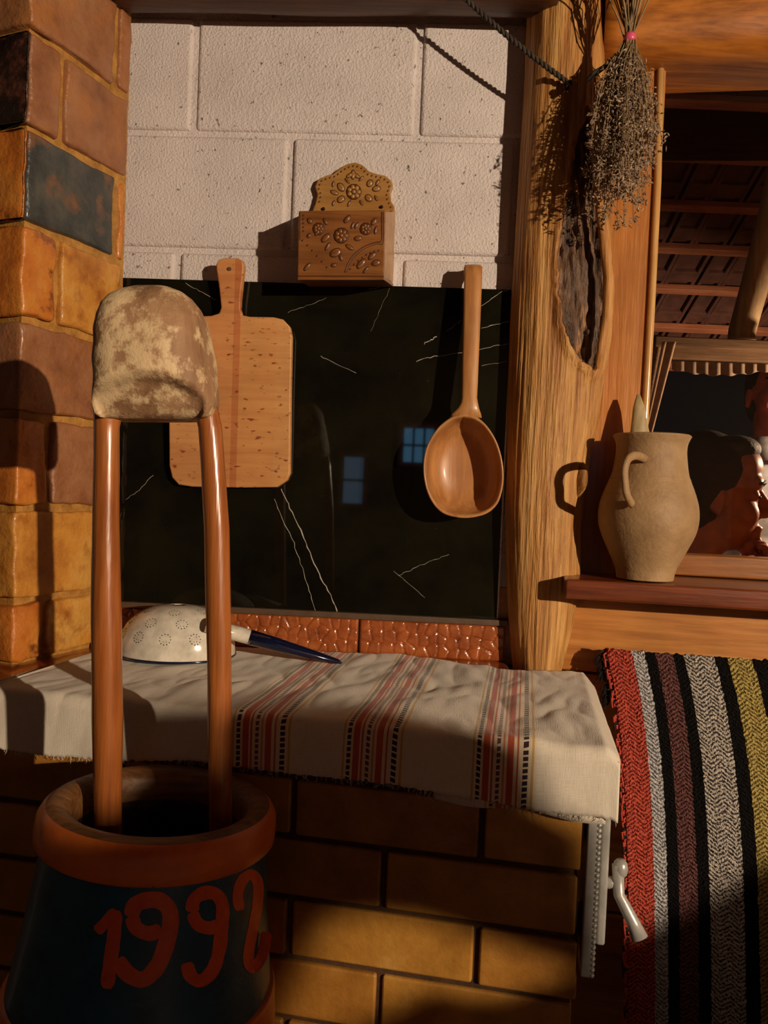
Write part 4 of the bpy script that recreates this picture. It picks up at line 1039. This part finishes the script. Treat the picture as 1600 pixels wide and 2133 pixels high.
for i in range(150):
    v = random.random(); p = rpt(0, v); l = random.uniform(.004, .012)
    (fm if random.random() < .7 else fk).tube([p, p + V((-l * .6, -.002, random.uniform(-.5, .5) * l)), p + V((-l * .5, -.003, -l))], .0018, 5)
for i in range(60):
    p = rpt(0, random.random() * .12); l = random.uniform(.01, .02); fk.tube([p + V((0, .004, 0)), p + V((-l * .6, .004, -l * .3)), p + V((-l * .9, .006, -l))], .0012, 5)
tag(obj('selvedge_loops', fm, plain('red_rag', (200, 72, 54), .95), rug), kind='stuff'); tag(obj('dark_fringe', fk, plain('dark_rag', (30, 20, 14), .95), rug), kind='stuff')

# ================================================================== reflected room, built as objects behind the pane
# reflected tiled roof of the room
r0, r1 = at(1450, 690, 3.2), at(1450, 318, 2.4)
rs = (r1 - r0); rs.x = 0; rl = rs.length; rs.normalize()
roof = thing('reflected_roof', 'reflection of a tiled roof underside on wooden battens, built behind the pane', 'roof', V((1.0, r0.y, r0.z)))
def rw(x, t, h): return V((x, r0.y, r0.z)) + rs * t + V((0, rs.z, -rs.y)) * h     # h > 0: above the battens
def rbox(x0, x1, t0_, t1_, h0, h1):
    return MB().hexa([rw(x0, t0_, h0), rw(x1, t0_, h0), rw(x1, t1_, h0), rw(x0, t1_, h0), rw(x0, t0_, h1), rw(x1, t0_, h1), rw(x1, t1_, h1), rw(x0, t1_, h1)])
def rt_(py):
    d = ray(1450, py); n = V((0, -rs.z, rs.y)); k = (V((0, r0.y, r0.z)) - EYE).dot(n) / d.dot(n); return (EYE + d * k - V((0, r0.y, r0.z))).dot(rs)
rows = [rt_(y) for y in (765, 684, 604, 520, 431, 328, 215)]
for i, t in enumerate(rows):
    obj('batten', rbox(.6, 2.6, t, t + .03, -.026, .0), M['batten'], roof, bevel=.002)
for i in range(len(rows) - 1):
    a, b = rows[i], rows[i + 1]
    for j in range(7):
        x = .72 + j * .215 + (.03 if i % 2 else 0)
        mb = rbox(x, x + .208, a - .03, b + .02, .012, .03)
        for q in (.0, .075, .09, .19): 
            h = rbox(x + q, x + q + .014, a - .02, b + .02, -.004, .013); mb.add(h.v, h.f)
        h = rbox(x, x + .2, a + .045, a + .10, -.003, .012); mb.add(h.v, h.f)
        obj('roof_tile', mb, M['tile'], roof, bevel=.002, smooth=False)
o = obj('reflected_board', MB().hexa([at(1300, 335, 2.3), at(2100, 335, 2.3), at(2100, 335, 2.4), at(1300, 335, 2.4), at(1300, 60, 2.2), at(2100, 60, 2.2), at(2100, 60, 2.3), at(1300, 60, 2.3)]), M['darkboard'], bevel=.003)
tag(o, 'dark wide board across the tiled roof in the reflection built behind the pane', 'board')
lg = MB(); rings = []
pts = [at(1545, 708, 2.15), at(1546, 690, 2.15), at(1575, 585, 2.13), at(1605, 480, 2.1), at(1650, 300, 2.05), at(1690, 100, 2.0)]
o = obj('reflected_log', MB().tube(pts, [.037, .036, .037, .04, .045, .05], 24), M['log'], loc=pts[0])
tag(o, 'pale peeled log leaning before the roof in the reflection built behind the pane', 'log')
# reflected window frame with curtain, built behind the pane
fz = 2.02
ifr = thing('reflected_frame', 'grey wooden window frame under the roof in the reflection built behind the pane', 'window frame', at(1500, 740, fz))
def fbar(p, q, th, dep, z=fz):
    a, b = at(*p, z), at(*q, z); k = z / F * th; return MB().hexa([a + V((0, 0, -k)), b + V((0, 0, -k)), b + V((0, dep, -k)), a + V((0, dep, -k)), a, b, b + V((0, dep, 0)), a + V((0, dep, 0))])
obj('top_rail', fbar((1366, 699), (1760, 715), 22, .06, fz - .02), M['greyframe'], ifr, bevel=.003)
obj('top_moulding', fbar((1368, 721), (1760, 737), 24, .05, fz), M['greyframe'], ifr, bevel=.003)
obj('stile', MB().tube([at(1372, 700, fz), at(1352, 820, fz), at(1335, 930, fz), at(1325, 1200, fz)], .013, 8), M['greyframe'], ifr)
cm = MB()
def cpt(u, v):
    xt = 1380 + 28 * u; xb = 1340 + 16 * u; x = xt + (xb - xt) * v; return at(x, 712 + 200 * v, fz - .03 - .003 * math.sin(u * 9))
cm.grid(40, 20, cpt); o = obj('curtain', cm, M['curtain'], solid=.002); tag(o, 'pale gathered curtain tied to the side of the reflected grey frame', 'curtain')
cm = MB().grid(80, 6, lambda u, v: at(1400 + 360 * u, 752 + 12 * u + v * (18 + 9 * math.sin(u * 6.3) + 2 * math.sin(u * 60)), fz + .012 + .004 * math.sin(u * 90)))
o = obj('valance', cm, M['lace'], solid=.001); tag(o, 'narrow grey lace valance hanging along the top of the reflected grey frame', 'valance')

# reflected people, built as figures behind the pane
def person(label, hc, fdir, sc, skin, coat, hairmat, coat_name, hand=False, collar=False):
    fd = V(fdir).normalized(); up = V((0, 0, 1)); lf = up.cross(fd).normalized(); ax = (fd, lf, up)
    P = lambda a, b, c: hc + (fd * a + lf * b + up * c) * sc
    root = thing('person', label, 'person', P(-.03, 0, -.8))
    def E(mb, c, r): mb.ell(P(*c), tuple(x * sc for x in r), ax, 20, 14)
    def T(mb, pts, rs_): mb.tube([P(*p) for p in pts], [x * sc for x in rs_], 14)
    b = MB()
    E(b, (-.012, 0, .035), (.098, .076, .095)); E(b, (.03, 0, -.03), (.062, .062, .088)); E(b, (.02, 0, -.06), (.062, .055, .06)); E(b, (.072, 0, -.103), (.022, .026, .022))
    E(b, (.055, .036, -.03), (.032, .026, .034)); E(b, (.055, -.036, -.03), (.032, .026, .034))
    E(b, (.078, 0, .04), (.02, .052, .02)); E(b, (.05, 0, .075), (.045, .058, .045))
    T(b, [(.088, 0, .022), (.104, 0, -.006), (.114, 0, -.026)], [.009, .012, .0145]); E(b, (.1, .013, -.03), (.012, .009, .009)); E(b, (.1, -.013, -.03), (.012, .009, .009))
    E(b, (.09, 0, -.06), (.012, .025, .0075)); E(b, (.088, 0, -.074), (.012, .022, .008))
    for s in (-1, 1):
        E(b, (.074, s * .031, .01), (.014, .016, .012)); E(b, (-.008, s * .076, -.005), (.02, .009, .033)); E(b, (-.004, s * .078, -.03), (.01, .008, .012))
    T(b, [(-.02, 0, -.05), (-.03, 0, -.13), (-.04, 0, -.2)], [.058, .053, .06])
    E(b, (-.045, 0, -.34), (.09, .16, .16)); E(b, (-.04, 0, -.55), (.09, .14, .25)); T(b, [(-.04, -.17, -.25), (-.04, 0, -.2), (-.04, .17, -.25)], [.05, .06, .05])
    arms = {}
    for s in (-1, 1):
        if hand and s == -1:
            T(b, [(-.04, s * .18, -.26), (.06, s * .2, -.4), (.15, s * .17, -.5)], [.05, .043, .036]); T(b, [(.15, s * .17, -.5), (.13, s * .09, -.33), (.105, s * .04, -.19)], [.037, .033, .024])
            E(b, (.098, -.03, -.155), (.02, .038, .042))
            for i, (y, l) in enumerate(((-.058, .05), (-.04, .06), (-.022, .062), (-.005, .052))):
                T(b, [(.098, y, -.13), (.108, y + .004, -.13 + l * .35), (.1, y + .01, -.13 + l * .6), (.082, y + .014, -.13 + l * .62)], [.0095, .009, .0085, .007])
            T(b, [(.085, .002, -.165), (.078, .022, -.14), (.07, .032, -.112)], [.011, .0095, .008])
        else:
            T(b, [(-.04, s * .18, -.26), (-.03, s * .23, -.42), (.0, s * .22, -.56)], [.05, .043, .037]); T(b, [(.0, s * .22, -.56), (.12, s * .17, -.68), (.2, s * .1, -.72)], [.037, .033, .024])
            E(b, (.235, s * .09, -.73), (.045, .035, .018))
            for i in range(4): T(b, [(.265, s * (.065 + .017 * i), -.73), (.3, s * (.063 + .017 * i), -.735), (.32 + (.008 if i in (1, 2) else 0), s * (.062 + .017 * i), -.75)], [.0095, .009, .0075])
            T(b, [(.22, s * .055, -.73), (.25, s * .04, -.735), (.275, s * .035, -.742)], [.011, .009, .0075])
    def rem(o, vx):
        m = o.modifiers.new('remesh', 'REMESH'); m.mode = 'VOXEL'; m.voxel_size = vx; m.use_smooth_shade = True
        m = o.modifiers.new('smooth', 'SMOOTH'); m.factor = .5; m.iterations = 4
    rem(obj('body', b, skin, root), .0042)
    for s in (-1, 1):
        e_ = MB(); E(e_, (.0815, s * .031, .008), (.008, .011, .005)); obj('eye', e_, M['eye'], root)
        e_ = MB(); T(e_, [(.094, s * .014, .034), (.095, s * .03, .041), (.082, s * .05, .036)], [.003, .0045, .003]); obj('eyebrow', e_, hairmat, root)
    h = MB(); E(h, (-.026, 0, .05), (.1, .086, .1)); E(h, (-.05, 0, -.01), (.075, .08, .09)); E(h, (.04, 0, .112), (.05, .062, .03))
    for s in (-1, 1): E(h, (-.02, s * .07, .02), (.03, .018, .055))
    rem(obj('hair', h, hairmat, root), .005)
    c = MB()
    E(c, (-.045, 0, -.35), (.105, .175, .165)); E(c, (-.04, 0, -.57), (.105, .155, .26)); T(c, [(-.045, -.175, -.265), (-.045, 0, -.235), (-.045, .175, -.265)], [.06, .075, .06])
    for s in (-1, 1):
        if hand and s == -1: T(c, [(-.04, s * .18, -.26), (.06, s * .2, -.4), (.15, s * .17, -.5)], [.062, .054, .046]); T(c, [(.15, s * .17, -.5), (.133, s * .1, -.36), (.118, s * .062, -.26)], [.046, .042, .036])
        else: T(c, [(-.04, s * .18, -.26), (-.03, s * .23, -.42), (.0, s * .22, -.56)], [.062, .054, .047]); T(c, [(.0, s * .22, -.56), (.1, s * .18, -.665), (.16, s * .13, -.7)], [.047, .042, .036])
    rem(obj(coat_name, c, coat, root), .006)
    if collar:
        k = MB(); k.loft([[P(-.03 + r_ * math.cos(a) * .9, r_ * math.sin(a), z) for a in [2 * math.pi * i / 28 for i in range(28)]] for r_, z in ((.07, -.17), (.068, -.135), (.075, -.13), (.085, -.17), (.095, -.2))], False)
        obj('collar', k, coat, root, solid=.003)
    return root
person('reflected person in black with short dark hair resting the chin on a raised hand', at(1490, 1035, 1.66), (1, -.28, -.06), .96, M['skin'], M['black_cloth'], M['hair'], 'jacket', hand=True)
person('reflected person in a light grey shirt standing behind the grey frame', at(1618, 822, 2.32), (-.25, -1, 0), 1.0, M['skin2'], M['grey_cloth'], M['hair'], 'shirt', collar=True)

# ================================================================== lamps and the shade caster added behind the viewer
def lamp(name, label, pos, watts, colr, shade_r, size=.03, bulbs=((0, 0, 0),)):
    r = thing(name, label, 'lamp', pos)
    obj('cord', MB().tube([pos + V((0, 0, .12)), V((pos.x, pos.y, 2.5))], .004, 6), M['nail'], r)
    obj('shade', MB().lathe([(.03, .13), (.05, .125), (shade_r, .05), (shade_r * 1.02, .045)], pos, n=32, cap=False), M['shade'], r, solid=.003)
    for b in bulbs:
        l = bpy.data.lights.new('bulb_light', 'POINT'); l.energy = watts / len(bulbs); l.color = colr; l.shadow_soft_size = size
        o = bpy.data.objects.new('bulb_light', l); C.objects.link(o); o.parent = r; o.location = b
lamp('pendant_lamp', 'brown pendant lamp with two bulbs hanging in the room', LAMP, LAMP_W, LAMP_COL, .16, .02, ((-.012, .008, 0), (.012, -.008, 0)))
lamp('reflection_fill_lamp', 'small unseen lamp added to light the reflection built behind the pane', REFL_LAMP, REFL_LAMP_W, (1, .68, .42), .1, .03)  # added source, lights the reflected roof, frame and people

# unseen settle, added between lamp and stove to shade the lower part
ST = Plane((.80, -.46, 0), -R(27))
stl = thing('shade_settle', 'unseen high-backed settle added to cast shade, its crest and gap cut to shape it', 'bench', ST.w(.4, 0), -ST.a)
def stb(name, pts, d0=-.012, d1=.012):
    f_ = [ST.w(a, b, d1) for a, b in pts]; obj(name, MB().prism(f_, [p - ST.n * (d1 - d0) for p in f_]), M['sill'], stl, bevel=.003)
LIGHT_GAP = [(.216, 1.06), (.228, 1.106), (.239, 1.132), (.268, 1.13), (.287, 1.121), (.297, 1.115), (.336, 1.093), (.345, 1.089)]  # gap cut to throw the light patch on the lower bricks
stb('shade_crest', [(-.05, 1.06)] + LIGHT_GAP + [(.337, 1.17), (.314, 1.19), (.304, 1.225), (.29, 1.238), (.26, 1.255), (.23, 1.26), (.15, 1.262), (.146, 1.236), (.125, 1.215), (.1, 1.212), (-.05, 1.21)])  # outline cut so its shadow falls on cloth, stove and barrel
stb('back_board', [(-.05, .46), (.9, .46), (.9, 1.15), (.555, 1.109), (.512, 1.076), (.48, 1.06), (.345, 1.086), (.336, 1.09), (.302, 1.072), (.275, 1.08), (.26, 1.07), (.245, 1.058), (-.05, 1.058)])
stb('back_board', [(-.05, .06), (.9, .06), (.9, .455), (-.05, .455)])
obj('seat', MB().pbox(ST, -.05, .9, .43, .46, -.4, -.013), M['sill'], stl, bevel=.003)
for a in (-.05, .86):
    obj('leg', MB().pbox(ST, a, a + .04, 0, .43, -.4, -.36), M['sill'], stl, bevel=.003)
    obj('leg', MB().pbox(ST, a, a + .04, 0, .43, -.053, -.013), M['sill'], stl, bevel=.003)
